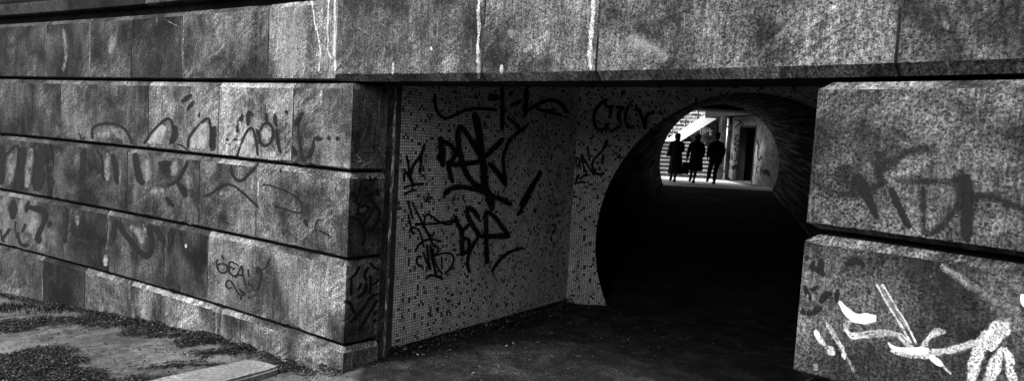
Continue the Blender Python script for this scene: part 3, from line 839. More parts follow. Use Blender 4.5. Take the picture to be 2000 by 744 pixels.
def person(px, py_feet, H, kind, label):
    foot = unp(px, py_feet, FY); base = Vector((foot.x, FY, ZC))
    root = empty('person', base, label, 'person', 'people walking away beyond the tunnel')
    s = H/1.70
    # pelvis,spine,chest,neck,head ; facing +Y (walking away)
    if kind == 1: armL = [(-.24, -.01, 1.14), (-.17, .17, 1.02)]; armR = [(.23, .02, 1.12), (.17, .20, 1.04)]; kL, fL, kR, fR = (-.11, .05, .50), (-.15, -.12, .17), (.05, .10, .50), (.04, .18, .08)
    if kind == 2: armL = [(-.27, .0, 1.10), (-.30, .03, .83)]; armR = [(.24, .0, 1.10), (.22, .10, .86)]; kL, fL, kR, fR = (-.10, .04, .50), (-.19, -.22, .19), (.05, .10, .50), (.02, .20, .08)
    if kind == 3: armL = [(-.25, -.02, 1.12), (-.24, .10, .88)]; armR = [(.26, .02, 1.12), (.25, .12, .88)]; kL, fL, kR, fR = (-.16, .02, .50), (-.29, -.34, .22), (.06, .12, .50), (.06, .20, .08)
    J = [((0, 0, .92), .13, .105), ((0, 0, 1.10), .125, .10), ((0, .0, 1.30), .155, .105), ((0, .0, 1.42), .07, .07), ((0, .01, 1.48), .055), ((0, .02, 1.55), .075, .085), ((0, .02, 1.64), .07, .08)]
    E = [(0, 1), (1, 2), (2, 3), (3, 4), (4, 5), (5, 6)]
    def chain(a, pts):
        p = a
        for c in pts: J.append(c); E.append((p, len(J)-1)); p = len(J)-1
        return p
    hands = []
    for sg, arm in ((-1, armL), (1, armR)):
        e = chain(2, [((sg*.17, 0, 1.36), .062), (arm[0], .046), (arm[1], .030)])
        w = Vector(arm[1]); d = (w-Vector(arm[0])).normalized()
        palm = w+d*.05; pi_ = chain(e, [(tuple(palm), .030, .016)])
        for q in range(4):
            of = Vector((0, (q-1.5)*.018, 0)) if abs(d.z) > .5 else Vector(((q-1.5)*.018, 0, 0))
            f1 = palm+d*.035+of; f2 = f1+d*.03+Vector((-sg*.012, 0, -.01)); chain(pi_, [(tuple(f1), .0085), (tuple(f2), .0075)])
        th = palm+Vector((-sg*.005, .035, -.005)); chain(pi_, [(tuple(th), .009), (tuple(th+d*.025), .008)])
    for sg, k_, f_ in ((-1, kL, fL), (1, kR, fR)):
        chain(0, [((sg*.09, 0, .86), .088), (k_, .056), (f_, .037)])
    me = skin_mesh('body', J, E)
    def xf(m): 
        for v in m.vertices: v.co = v.co*s + base
        return m
    body = link('body', xf(me), SKIN, root)
    # face details on the body's far side
    def pm(bm, name, mat, parent=root, sm=True):
        m_ = from_bm(bm, name, sm); xf(m_); return link(name, m_, mat, parent)
    bm = bmesh.new()
    bmesh.ops.create_uvsphere(bm, u_segments=10, v_segments=8, radius=.016, matrix=Matrix.Translation((0, .115, 1.575)))
    pm(bm, 'nose', SKIN)
    for sg in (-1, 1):
        bm = bmesh.new(); bmesh.ops.create_uvsphere(bm, u_segments=8, v_segments=6, radius=.022, matrix=Matrix.Translation((sg*.082, .02, 1.58)) @ Matrix.Diagonal((.4, .8, 1.4, 1)))
        pm(bm, 'ear', SKIN)
    # shoes
    for sg, f_ in ((-1, fL), (1, fR)):
        lift = f_[2]-.08; tilt = -lift*2.2 if f_[1] < 0 else 0
        bm = loft([(0, -.06, -.0, .001, .001), (0, -.055, 0, .032, .04), (0, 0, .01, .042, .05), (0, .09, .0, .042, .04), (0, .18, -.01, .025, .02), (0, .2, -.01, .001, .001)], 14) if False else bmesh.new()
        bmesh.ops.create_uvsphere(bm, u_segments=14, v_segments=10, radius=1, matrix=Matrix.Diagonal((.046, .135, .05, 1)))
        for v in bm.verts:
            if v.co.z < -.03: v.co.z = -.03
        hz = 0
        bmesh.ops.create_cone(bm, cap_ends=True, segments=12, radius1=.05, radius2=.045, depth=.09, matrix=Matrix.Translation((0, -.07, .03)))
        rot = Matrix.Translation((f_[0], f_[1]+.06, max(.035, f_[2]-.045))) @ Matrix.Rotation(-.75 if f_[1] < -.05 else 0, 4, 'X')
        bmesh.ops.transform(bm, matrix=rot, verts=bm.verts); pm(bm, 'shoe', SHOE)
    # sleeves
    def tube(pts, rad, name, mat, parent=root):
        Jn = [(p, r_) for p, r_ in zip(pts, rad)]; m_ = skin_mesh(name, Jn, [(i, i+1) for i in range(len(pts)-1)]); xf(m_); return link(name, m_, mat, parent)
    for sg, arm in ((-1, armL), (1, armR)):
        tube([(sg*.10, 0, 1.375), (sg*.18, 0, 1.345), arm[0], tuple(Vector(arm[0]).lerp(Vector(arm[1]), .93))], [.075, .088, .068, .052], 'sleeve', CLOTH2)
    if kind == 1:
        pm(loft([(0, .02, .30, .25, .19), (0, .02, .34, .245, .185), (0, .01, .7, .215, .16), (0, 0, 1.0, .185, .135), (0, 0, 1.12, .18, .13), (0, 0, 1.3, .205, .13), (0, 0, 1.39, .17, .11), (0, 0, 1.45, .08, .08)], 36, .05, 1.3), 'coat', CLOTH2)
    if kind == 2:
        pm(loft([(0, .02, .44, .25, .18), (0, .02, .48, .245, .178), (0, .01, .8, .22, .155), (0, 0, 1.05, .20, .14), (0, 0, 1.3, .21, .135), (0, 0, 1.39, .17, .115), (0, 0, 1.46, .085, .085)], 36, .045, 2.1), 'coat', CLOTH2)
    if kind == 3:
        pm(loft([(0, .0, .70, .21, .15), (0, .0, .74, .215, .152), (0, 0, 1.05, .205, .14), (0, 0, 1.3, .225, .135), (0, 0, 1.39, .18, .115), (0, 0, 1.46, .085, .085)], 36, .03, .6), 'jacket', CLOTH2)
        for sg, k_, f_ in ((-1, kL, fL), (1, kR, fR)):
            tube([(sg*.08, 0, .9), (sg*.095, 0, .80), k_, (f_[0], f_[1], f_[2]+.01)], [.10, .105, .082, .066], 'trouser_leg', CLOTH)
    else:
        for sg, k_, f_ in ((-1, kL, fL), (1, kR, fR)):
            tube([(sg*.09, 0, .8), k_, (f_[0], f_[1], f_[2]+.02)], [.095, .062, .045], 'stocking', CLOTH)
    # hair / hat
    bm = bmesh.new()
    if kind == 1:
        bmesh.ops.create_uvsphere(bm, u_segments=20, v_segments=14, radius=1, matrix=Matrix.Translation((0, -.005, 1.60)) @ Matrix.Diagonal((.102, .105, .118, 1)))
        bmesh.ops.create_uvsphere(bm, u_segments=14, v_segments=10, radius=1, matrix=Matrix.Translation((0, -.05, 1.50)) @ Matrix.Diagonal((.09, .06, .07, 1)))
        pm(bm, 'hair', HAIR)
    elif kind == 2:
        bmesh.ops.create_uvsphere(bm, u_segments=20, v_segments=14, radius=1, matrix=Matrix.Translation((0, -.005, 1.60)) @ Matrix.Diagonal((.115, .11, .115, 1)))
        bmesh.ops.create_uvsphere(bm, u_segments=14, v_segments=10, radius=1, matrix=Matrix.Translation((0, -.03, 1.50)) @ Matrix.Diagonal((.10, .075, .08, 1)))
        pm(bm, 'hair', HAIR)
    else:
        bmesh.ops.create_uvsphere(bm, u_segments=20, v_segments=14, radius=1, matrix=Matrix.Translation((0, -.01, 1.575)) @ Matrix.Diagonal((.088, .095, .10, 1)))
        pm(bm, 'hair', HAIR)
        h = loft([(0, .015, 1.625, .125, .135), (0, .015, 1.64, .13, .14), (0, .015, 1.65, .098, .11), (0, .01, 1.70, .095, .105), (0, .01, 1.735, .07, .08), (0, .01, 1.74, .01, .01)], 24)
        pm(h, 'hat', CLOTH)
    return root, base, s, armL, armR
p1 = person(1317, 357.5, 1.70, 1, 'person in long dark coat with tied hair and a bag, leftmost of the three walkers')
p2 = person(1356, 357.5, 1.72, 2, 'person in knee length dark coat carrying a large bag, middle of the three walkers')
p3 = person(1394, 358.5, 1.77, 3, 'person in dark hat, short jacket and trousers, rightmost of the three walkers')
# bags
def bag(base, s, x, y, z, w, d, h, name, label, strap, mat):
    root = empty(name, base+Vector((x, y, z))*s, label, 'bag')
    bm = loft([(x, y, z, w*.9, d*.8), (x, y, z+.01, w, d), (x, y, z+h*.5, w*1.05, d*1.1), (x, y, z+h*.9, w*.85, d*.6), (x, y, z+h, w*.8, d*.25)], 24, .04, 1)
    for v in bm.verts: v.co = v.co*s+base
    link('bag_body', from_bm(bm, 'bb', True), mat, root)
    Jn = [((x-w*.6, y, z+h*.95), .008)] + [((x-w*.6*math.cos(a), y, z+h*.95+strap*math.sin(a)), .008) for a in (R(35), R(90), R(145))] + [((x+w*.6, y, z+h*.95), .008)]
    m_ = skin_mesh('strap', Jn, [(i, i+1) for i in range(4)], 0, 1)
    for v in m_.vertices: v.co = v.co*s+base
    link('handle', m_, mat, root)
bag(p2[1], p2[2], -.33, .04, .30, .12, .07, .40, 'shopping_bag', 'large dark carrier bag hanging from the middle walker\'s left hand', .12, BAGM)
bag(p1[1], p1[2], -.25, .05, .88, .08, .06, .20, 'handbag', 'small dark handbag at the left side of the leftmost walker', .16, BAGM)

# ---------------- spray paint: strokes surveyed on the photograph, laid on the real surfaces
def bvh(objs):
    vs = []; fs = []
    for o in objs:
        b = len(vs); mw = world_of(o)
        vs += [mw @ v.co for v in o.data.vertices]; fs += [tuple(b+i for i in p.vertices) for p in o.data.polygons]
    return BVHTree.FromPolygons(vs, fs)
def catmull(P, step):
    if len(P) == 2: P = [P[0], ((P[0][0]+P[1][0])/2, (P[0][1]+P[1][1])/2), P[1]]
    Q = [P[0]]+list(P)+[P[-1]]; out = []
    for i in range(1, len(Q)-2):
        p0, p1_, p2_, p3_ = [Vector(q) for q in Q[i-1:i+3]]
        n = max(2, int((p2_-p1_).length/step))
        for k_ in range(n):
            t = k_/n
            out.append(.5*((2*p1_)+(-p0+p2_)*t+(2*p0-5*p1_+4*p2_-p3_)*t*t+(-p0+3*p1_-3*p2_+p3_)*t**3))
    out.append(Vector(P[-1])); return out
DEP = [0]
def graffiti(name, label, tree, parent, strokes, org=(0, 0), sc=1.0, off=.0022):
    """strokes: list of (material, width_px, [points in enlarged crop]); org/sc map crop -> photo pixels"""
    mats = []; V = []; Fc = []; U = []; MI = []
    for mat, w, pts in strokes:
        if mat not in mats: mats.append(mat)
        DEP[0] = (DEP[0]+1) % 40
        P = catmull([(org[0]+a/sc, org[1]+b/sc) for a, b in pts], max(1.2, min(3, max(w)*.5 if isinstance(w, tuple) else w*.5)))
        w0, w1 = (w if isinstance(w, tuple) else (w, w)); w0 *= 1.5; w1 *= 1.5; w = max(w0, w1)
        # extend ends a touch
        prev = None; L = 0; lastc = None
        n = len(P)
        for i, p in enumerate(P):
            d = (P[min(n-1, i+1)]-P[max(0, i-1)])
            if d.length < 1e-6: continue
            d.normalize(); nn = Vector((-d.y, d.x))
            taper = min(1, .45+min(i, n-1-i)*1.2/max(1, w*.5))
            row = []
            if mat in (WHP, PAL) and w < 16:
                taper *= .55+.9*abs(noise.noise(Vector((i*.11, w, len(V)*0+w*.7))))+.3*noise.noise(Vector((i*.5, w, 2)))
                p = p + nn*w*.35*noise.noise(Vector((i*.07, 5.5, w)))
            for t in (-.5, 0, .5):
                q = p+nn*((w0+(w1-w0)*i/max(1, n-1))*t*taper); hit = tree.ray_cast(Vector((0, 0, 0)), ray(q.x, q.y).normalized())
                if hit[0] is None: row = None; break
                nrm = hit[1] if hit[1].dot(hit[0]) < 0 else -hit[1]
                row.append(hit[0]+nrm*(off+DEP[0]*.00006+i*.000004))
            if row is None: prev = None; continue
            if lastc is not None: L += (row[1]-lastc).length
            lastc = row[1]
            b = len(V); V.extend(row)
            if prev is not None:
                pb, pL = prev
                if (V[pb+1]-row[1]).length < .25 and (row[0]-row[2]).length < .6:
                    for c in (0, 1):
                        Fc.append((pb+c, pb+c+1, b+c+1, b+c)); U.append([(c*.5, pL), (c*.5+.5, pL), (c*.5+.5, L), (c*.5, L)]); MI.append(mats.index(mat))
            prev = (b, L)
    me = mesh(name, V, Fc, U)
    for m_ in mats: me.materials.append(m_)
    me.polygons.foreach_set('material_index', MI)
    o = link(name, me, None, parent)
    if label: o['label'] = label
    return o
TLW = bvh(walls_left); TLN = bvh([lo, c0]); TPR = bvh([P1, P2, P3]); TTS = bvh([ts]); TTE = bvh([te]); TPW = bvh([pw]); TPP = bvh([ppw])
def G(label, tree, parent, org, sc, *st): graffiti('graffiti_tag', label, tree, parent, st, org, sc)
# --- left wall
G('worn dark block letters at the far left edge', TLW, WALL, (0, 220), 2.862,
  (DRK, 14, [(8, 180), (5, 400)]), (BLK, 5, [(10, 260), (40, 230), (90, 180)]), (DRK, 5, [(98, 175), (105, 230), (92, 330), (70, 430)]),
  (PAL, 16, [(75, 230), (50, 400)]), (BLK, 15, [(130, 190), (118, 310), (105, 430)]), (PAL, 13, [(175, 200), (150, 420)]), (BLK, 22, [(240, 180), (225, 300), (205, 440)]),
  (DRK, 13, [(268, 190), (288, 320), (270, 460)]), (DRK, 3, [(435, 120), (450, 125), (455, 150), (480, 135)]), (DRK, 10, [(470, 200), (465, 270), (462, 370)]),
  (BLK, 3, [(540, 205), (560, 240), (572, 270), (575, 330)]), (DRK, 3, [(500, 330), (515, 305), (545, 315), (560, 340)]), (FNT, 5, [(470, 445), (490, 435), (515, 450)]))
G('tall outlined bubble letters spread over two courses', TLW, WALL, (0, 220), 2.862,
  (PAL, 24, [(545, 120), (640, 110), (690, 140)]), (BLK, 4.5, [(520, 150), (515, 100), (545, 70), (620, 62), (680, 80), (715, 115), (740, 175)]), (PAL, 11, [(600, 225), (600, 380)]), (BLK, 9, [(630, 230), (645, 310), (658, 400)]))
G('outlined bubble letters with pale filling', TLW, WALL, (160, 210), 3.719,
  (GRY, 26, [(600, 135), (560, 200), (550, 262)]), (GRY, 15, [(540, 190), (490, 262)]), (BLK, 4.5, [(450, 265), (510, 180), (590, 100), (630, 82), (655, 110), (665, 180), (640, 265)]), (DRK, 11, [(682, 130), (675, 200), (655, 262)]),
  (BLK, 3, [(690, 265), (740, 285), (790, 325)]), (GRY, 24, [(890, 120), (870, 200), (865, 300)]), (GRY, 16, [(830, 190), (805, 295)]), (BLK, 4.5, [(770, 295), (780, 220), (840, 140), (910, 80), (930, 110), (938, 200), (932, 290)]),
  (PAL, 3, [(745, 290), (755, 210), (820, 120), (890, 65)]), (BLK, 3, [(110, 320), (140, 350), (150, 420), (155, 520)]), (PAL, 5, [(280, 380), (275, 560)]),
  (PAL, 16, [(470, 380), (480, 540)]), (PAL, 16, [(690, 380), (660, 500)]), (BLK, 12, [(388, 330), (400, 420), (420, 520), (450, 560)]), (BLK, 12, [(555, 410), (645, 405)]), (BLK, 13, [(565, 440), (635, 440)]), (BLK, 9, [(580, 468), (612, 468)]),
  (BLK, 5, [(770, 390), (735, 460), (690, 530), (620, 565)]), (BLK, 9, [(690, 540), (730, 590), (755, 650)]), (DRK, 9, [(610, 650), (640, 690), (670, 720)]), (PAL, 16, [(500, 610), (600, 600)]), (PAL, 14, [(770, 480), (790, 590)]), (FNT, 24, [(310, 600), (350, 700)]))
G('dark script with dots and an outlined loop', TLW, WALL, (400, 200), 4.65,
  (DRK, 12, [(88, 215), (75, 300), (72, 440)]), (BLK, 7, [(205, 328), (205, 350)]), (BLK, 8, [(274, 325), (280, 350)]), (DRK, 9, [(345, 110), (320, 180), (295, 275)]), (DRK, 8, [(400, 75), (395, 150), (390, 215)]), (DRK, 7, [(400, 75), (440, 125)]),
  (GRY, 17, [(420, 275), (405, 360), (395, 465)]), (GRY, 12, [(370, 360), (340, 450)]), (PAL, 3, [(280, 470), (330, 350), (375, 245), (425, 212)]), (BLK, 4.2, [(295, 490), (330, 380), (380, 270), (425, 232), (450, 280), (470, 360), (482, 485)]),
  (GRY, 16, [(555, 240), (555, 340)]), (BLK, 4.6, [(500, 260), (530, 205), (570, 190), (610, 220), (620, 290), (600, 360), (550, 395), (515, 370), (495, 310), (500, 255)]), (DRK, 5, [(470, 240), (490, 300), (500, 380)]),
  (DRK, 9, [(560, 100), (565, 180)]), (DRK, 7, [(638, 100), (640, 160), (650, 220)]), (DRK, 6, [(652, 240), (665, 360), (690, 460)]), (DRK, 6, [(740, 70), (745, 105)]), (DRK, 9, [(895, 90), (850, 150), (812, 212)]), (PAL, 12, [(722, 290), (720, 400)]),
  (DRK, 9, [(800, 400), (830, 480)]), (DRK, 7, [(880, 300), (878, 420), (890, 500), (920, 512), (970, 450), (990, 380), (985, 340)]), (BLK, 9, [(985, 325), (1070, 332)]), (BLK, 8, [(1130, 302), (1132, 345)]), (BLK, 11, [(1190, 325), (1225, 330)]))
G('round hooked black line below the script', TLW, WALL, (400, 200), 4.65,
  (PAL, 18, [(320, 590), (330, 650)]), (BLK, 5, [(245, 570), (250, 640), (290, 700), (340, 705), (400, 650), (450, 600), (490, 550)]), (DRK, 5, [(690, 600), (690, 640)]))
G('faded dark arcs and scribbles', TLW, WALL, (400, 330), 4.377,
  (PAL, 18, [(130, 210), (230, 210)]), (PAL, 10, [(300, 360), (300, 470)]), (BLK, 4, [(0, 230), (60, 205), (130, 150), (190, 130), (250, 145), (330, 205), (420, 290), (460, 330)]), (BLK, 2.6, [(490, 140), (540, 135), (620, 160), (740, 210), (810, 270), (835, 320), (830, 360), (790, 370), (700, 345), (590, 315)]),
  (FNT, 22, [(600, 365), (740, 395)]), (WHP, 2.5, [(460, 100), (455, 230)]), (PAL, 2, [(572, 260), (580, 430)]), (FNT, 2.2, [(850, 210), (860, 180), (890, 205), (855, 232)]), (FNT, 2.2, [(935, 130), (910, 230)]), (FNT, 2.2, [(1000, 150), (1000, 225)]), (FNT, 2.4, [(1130, 130), (1120, 200), (1160, 240)]),
  (FNT, 2.6, [(1040, 290), (1090, 390)]), (FNT, 2.4, [(960, 170), (1050, 160)]), (FNT, 2.4, [(1070, 190), (1065, 280)]), (DRK, 3, [(940, 530), (960, 440), (1000, 440)]), (DRK, 9, [(850, 430), (880, 490)]), (DRK, 4, [(980, 520), (1070, 570)]), (FNT, 3, [(830, 610), (880, 590), (940, 605)]), (FNT, 22, [(60, 400), (180, 440), (250, 480)]))
G('heavy worn hooked letters in the third course', TLW, WALL, (0, 370), 5.725,
  (BLK, 15, [(152, 120), (145, 230), (140, 330)]), (PAL, 12, [(240, 110), (230, 320)]), (BLK, 6, [(178, 350), (185, 450), (210, 560), (250, 620), (330, 620)]), (BLK, 8, [(320, 130), (290, 260)]), (BLK, 11, [(320, 195), (400, 215), (520, 245)]), (PAL, 26, [(400, 330), (330, 480)]),
  (BLK, 9, [(510, 250), (490, 370), (440, 480), (400, 570)]), (BLK, 16, [(450, 520), (420, 600)]), (BLK, 10, [(570, 350), (540, 425)]), (BLK, 4, [(290, 380), (250, 480)]), (BLK, 5, [(110, 430), (70, 500), (10, 570)]), (BLK, 3, [(10, 440), (25, 560), (60, 580)]),
  (BLK, 6, [(750, 200), (740, 400), (728, 600)]), (PAL, 9, [(860, 240), (862, 400)]), (BLK, 8, [(800, 400), (820, 480), (880, 500), (920, 400), (930, 280)]))
G('dark zigzag letters with pale filling in the third course', TLW, WALL, (190, 400), 6.2,
  (PAL, 3.5, [(165, 170), (130, 350), (120, 540)]), (GRY, 9, [(110, 600), (100, 740)]), (PAL, 16, [(400, 260), (500, 330), (560, 470)]), (PAL, 9, [(550, 230), (590, 400)]), (BLK, 8, [(190, 420), (215, 250), (240, 180)]), (BLK, 9, [(250, 190), (310, 310), (400, 430), (480, 520), (560, 600), (620, 610), (660, 500), (650, 380), (620, 260)]),
  (BLK, 10, [(620, 250), (700, 270), (760, 370), (820, 470)]), (BLK, 9, [(900, 280), (880, 500)]), (BLK, 5, [(1010, 330), (1015, 390)]), (PAL, 5, [(835, 520), (825, 640)]), (WHP, 5, [(1080, 470), (1075, 520)]), (FNT, 30, [(1120, 560), (1110, 650)]))
G('thin black tag reading SEAN with 27 under it', TLW, WALL, (400, 480), 6.2,
  (BLK, 3.0, [(200, 110), (235, 160)]), (BLK, 3.0, [(165, 165), (145, 190), (152, 222), (200, 215), (250, 220), (278, 260), (275, 300), (230, 325), (185, 312), (158, 270), (148, 205)]),
  (BLK, 3.0, [(405, 228), (360, 205), (310, 190), (295, 215), (300, 245), (370, 282)]), (BLK, 3.0, [(295, 225), (300, 300), (330, 350), (370, 360), (410, 350)]), (BLK, 3.0, [(372, 385), (410, 320), (440, 250), (455, 245), (465, 340), (495, 475)]), (BLK, 3.4, [(400, 345), (470, 355)]),
  (BLK, 3.0, [(525, 280), (535, 375)]), (BLK, 3.2, [(532, 430), (540, 490)]), (BLK, 3.0, [(565, 450), (590, 510), (620, 540), (650, 500), (672, 430), (682, 370), (665, 280), (640, 245)]), (DRK, 3, [(630, 250), (640, 330)]), (BLK, 3.2, [(678, 270), (692, 360)]), (DRK, 3, [(700, 280), (750, 250), (785, 150)]), (FNT, 12, [(730, 310), (810, 300)]),
  (BLK, 3.0, [(330, 500), (290, 510), (260, 480), (260, 440), (290, 415), (330, 440), (370, 510), (410, 575), (435, 590)]), (BLK, 3.2, [(420, 510), (440, 550), (492, 580), (445, 600), (435, 655)]), (BLK, 4, [(540, 608), (540, 638)]))
G('tangled black tag on the shaded stone return', TLW, WALL, (660, 330), 4.375,
  (BLK, 4, [(115, 195), (150, 240), (145, 290)]), (BLK, 4, [(205, 100), (180, 200), (155, 290), (200, 290)]), (BLK, 9, [(235, 140), (235, 200)]), (BLK, 4.5, [(180, 290), (165, 370), (150, 385), (220, 380), (265, 340), (230, 310), (190, 330)]), (BLK, 4, [(200, 240), (300, 215)]),
  (BLK, 5, [(250, 240), (320, 310), (355, 390), (320, 480), (240, 535)]), (BLK, 4, [(320, 310), (250, 430), (215, 480)]), (BLK, 5.5, [(100, 415), (160, 425), (200, 480), (225, 560), (210, 660)]), (BLK, 4, [(270, 215), (330, 200), (345, 240)]), (BLK, 6, [(325, 165), (345, 230)]),
  (BLK, 5, [(450, 340), (400, 390), (355, 450)]), (BLK, 5, [(440, 425), (400, 440), (370, 475)]), (BLK, 5, [(265, 60), (290, 100), (330, 70)]))
G('sweeping black tag low on the stone return', TLW, WALL, (660, 490), 3.917,
  (BLK, 5, [(240, 90), (290, 130), (325, 125), (320, 85)]), (BLK, 5, [(165, 110), (130, 180), (80, 220)]), (BLK, 6, [(235, 120), (200, 180), (220, 230)]), (BLK, 5, [(240, 180), (250, 250), (240, 330)]), (BLK, 5, [(100, 210), (100, 290), (95, 340)]), (BLK, 5, [(180, 240), (150, 300)]), (BLK, 7, [(220, 240), (200, 310), (150, 360)]),
  (BLK, 4, [(315, 215), (265, 260)]), (BLK, 5, [(390, 260), (340, 310), (250, 350), (190, 440), (90, 550)]), (BLK, 5, [(330, 320), (240, 470), (160, 610)]), (BLK, 6, [(45, 380), (90, 400), (130, 480)]), (BLK, 5, [(375, 408), (320, 430), (270, 490)]), (BLK, 5, [(365, 500), (310, 505), (265, 545)]))
G('thin white scratched marks on the stone return', TLW, WALL, (640, 150), 2.48,
  (WHP, 2, [(135, 375), (160, 405), (140, 410)]), (WHP, 2, [(160, 432), (225, 410)]), (WHP, 2, [(250, 350), (283, 400)]), (PAL, 2, [(235, 300), (300, 285)]), (PAL, 3, [(180, 250), (170, 300), (150, 310)]), (PAL, 6, [(250, 100), (245, 250)]), (PAL, 2, [(235, 340), (235, 380)]))
G('broken line of peeling white paint down the jamb', bvh([jamb]), PIL, (0, 0), 1,
  (WHP, 1.2, [(770, 190), (768, 300), (766, 400)]), (WHP, 2.4, [(766, 400), (764, 520), (762, 600)]), (WHP, 2, [(762, 600), (760, 700)]), (PAL, 3, [(768, 200), (764, 500), (760, 720)]), (WHT, 3, [(765, 440), (765, 452)]), (WHT, 3, [(762, 560), (761, 580)]))
# --- pale water marks and drips on the lintel
def DR(label, tree, parent, org, sc, *st): graffiti('white_drip', label, tree, parent, st, org, sc)
DR('pair of forked white drips near the left end', TLN, LINT, (500, 0), 2.857, (WHP, 4.5, [(443, -40), (441, 200), (440, 400)]), (PAL, 6, [(446, 330), (444, 420)]))
DR('thin wandering white drips beside the joint', TLN, WALL, (500, 0), 2.857, (WHP, 3.4, [(305, -20), (330, 120), (350, 220), (365, 300), (350, 400)]), (WHP, 3.8, [(405, -20), (400, 200), (405, 280), (425, 330)]),
  (PAL, 8, [(310, 370), (330, 415)]), (PAL, 34, [(262, 20), (215, 200), (170, 400)]), (PAL, 20, [(215, 250), (200, 400)]), (FNT, 20, [(316, 150), (308, 250), (312, 380)]), (PAL, 8, [(395, 250), (390, 400)]))
DR('straight white drip at the second joint', TLN, LINT, (500, 0), 2.857, (WHP, 6.5, [(1250, -60), (1245, 200), (1240, 380), (1245, 440)]))
DR('broad white drip at the third joint', TLN, LINT, (500, 0), 2.857, (WHP, 8.5, [(1880, -60), (1875, 150), (1868, 390)]), (PAL, 5, [(1850, 0), (1855, 180)]))
DR('small white splashes along the lower edge', TLN, LINT, (500, 0), 2.857, (WHP, 8, [(765, 352), (765, 420)]), (WHP, 10, [(1375, 362), (1378, 412)]), (PAL, 6, [(1595, 120), (1603, 180), (1600, 240)]), (PAL, 6, [(1110, 50), (1092, 100), (1150, 108)]), (PAL, 4, [(1355, 0), (1355, 70)]),
  (PAL, 5, [(1015, 110), (1010, 220)]), (WHP, 4, [(978, 262), (982, 285)]), (PAL, 9, [(1055, 335), (1055, 420)]), (PAL, 20, [(1425, 165), (1425, 215)]), (PAL, 8, [(1722, 335), (1735, 380)]), (PAL, 10, [(865, 70), (868, 130)]), (PAL, 3, [(680, 65), (750, 105)]), (PAL, 3, [(645, 105), (770, 170), (830, 215)]), (PAL, 3, [(575, 160), (640, 195)]), (FNT, 24, [(960, 210), (985, 230)]), (FNT, 10, [(965, 20), (965, 100)]), (FNT, 10, [(1165, 20), (1160, 100)]))
DR('faint pale streaks on the right half of the beam', TLN, LINT, (1150, 0), 2.353, (PAL, 6, [(590, 60), (595, 200)]), (PAL, 5, [(550, 0), (540, 80)]), (PAL, 9, [(1380, 0), (1360, 120), (1355, 290)]), (PAL, 4, [(440, 60), (440, 170)]), (FNT, 26, [(200, 110), (340, 190)]), (PAL, 40, [(180, 170), (260, 220), (360, 270)]), (PAL, 6, [(1180, 215), (1170, 270)]), (PAL, 14, [(1630, 60), (1650, 140)]), (FNT, 14, [(1560, 60), (1540, 260)]), (FNT, 40, [(1780, 60), (1820, 220)]))
DR('pale vertical streaks on the top course', TLN, WALL, (0, 0), 2, (PAL, 9, [(245, 110), (255, 200), (250, 280)]), (PAL, 2, [(350, 90), (350, 290)]), (PAL, 3, [(640, 75), (700, 105)]), (PAL, 2, [(710, 80), (712, 220)]), (PAL, 4, [(612, 65), (612, 95)]), (PAL, 2, [(176, 100), (178, 200)]), (PAL, 14, [(450, 130), (430, 210)]), (PAL, 5, [(890, 150), (840, 220)]), (PAL, 4, [(880, 180), (810, 230)]))
DR('slanting pale scuffs on the upper wall', TLW, WALL, (300, 0), 2, (PAL, 5, [(230, 360), (130, 420)]), (PAL, 3, [(200, 350), (110, 380)]), (PAL, 5, [(520, 350), (400, 420)]), (PAL, 4, [(330, 340), (270, 380)]), (DRK, 9, [(150, 370), (110, 400)]), (DRK, 7, [(160, 395), (130, 430)]), (DRK, 5, [(180, 440), (178, 460)]), (PAL, 3, [(300, 430), (360, 400)]))
# --- tiled side wall
G('long wavy black line with large letters under the beam', TTS, TS, (820, 160), 5.313,
  (BLK, 6, [(150, 120), (155, 200), (165, 280), (210, 350), (275, 378), (380, 335), (500, 285), (640, 280), (800, 290)]), (BLK, 18, [(700, 165), (820, 165)]), (BLK, 8, [(850, 40), (855, 280), (850, 500)]), (BLK, 9, [(960, 100), (920, 150)]), (BLK, 7, [(1060, 190), (930, 255)]), (BLK, 9, [(1100, 60), (1100, 200), (1085, 370)]),
  (BLK, 6, [(900, 370), (980, 430), (1050, 510)]), (BLK, 7, [(1120, 300), (1210, 240), (1340, 190), (1440, 210), (1500, 280), (1540, 330)]), (BLK, 5, [(1200, 280), (1350, 320), (1480, 350)]), (BLK, 5, [(1250, 300), (1420, 290)]))
G('black tag shaped like YK beside the jamb', TTS, TS, (770, 220), 4.133,
  (BLK, 5, [(95, 340), (115, 440), (125, 500), (150, 580)]), (BLK, 4.5, [(75, 450), (110, 510), (160, 600)]), (BLK, 6, [(245, 250), (215, 340), (150, 430), (130, 510)]), (BLK, 4.5, [(215, 350), (205, 500)]), (BLK, 4.5, [(70, 610), (150, 580), (240, 575)]), (BLK, 4.5, [(75, 660), (160, 620)]), (BLK, 4.5, [(75, 480), (80, 560)]))
G('very large thick black tag reading PUK', TTS, TS, (770, 220), 4.133,
  (BLK, 13, [(370, 190), (385, 280), (385, 400), (395, 440)]), (BLK, 20, [(345, 350), (395, 390)]), (BLK, 9, [(395, 225), (460, 270), (490, 330), (460, 390), (410, 410)]), (BLK, 8.5, [(430, 420), (470, 570)]), (BLK, 10, [(535, 95), (512, 180), (530, 330), (570, 470), (640, 570), (700, 590), (730, 560)]), (BLK, 9.5, [(540, 105), (590, 180), (650, 280), (690, 350)]),
  (BLK, 14, [(645, 0), (680, 160), (700, 330), (720, 440), (730, 590), (770, 690), (790, 790)]), (BLK, 9, [(420, 422), (550, 415), (700, 395)]), (BLK, 10, [(880, 205), (800, 290), (730, 360)]), (BLK, 10, [(760, 400), (830, 480), (905, 595)]), (BLK, 6.5, [(1080, 100), (975, 180), (920, 240), (880, 360), (880, 430), (900, 560)]))
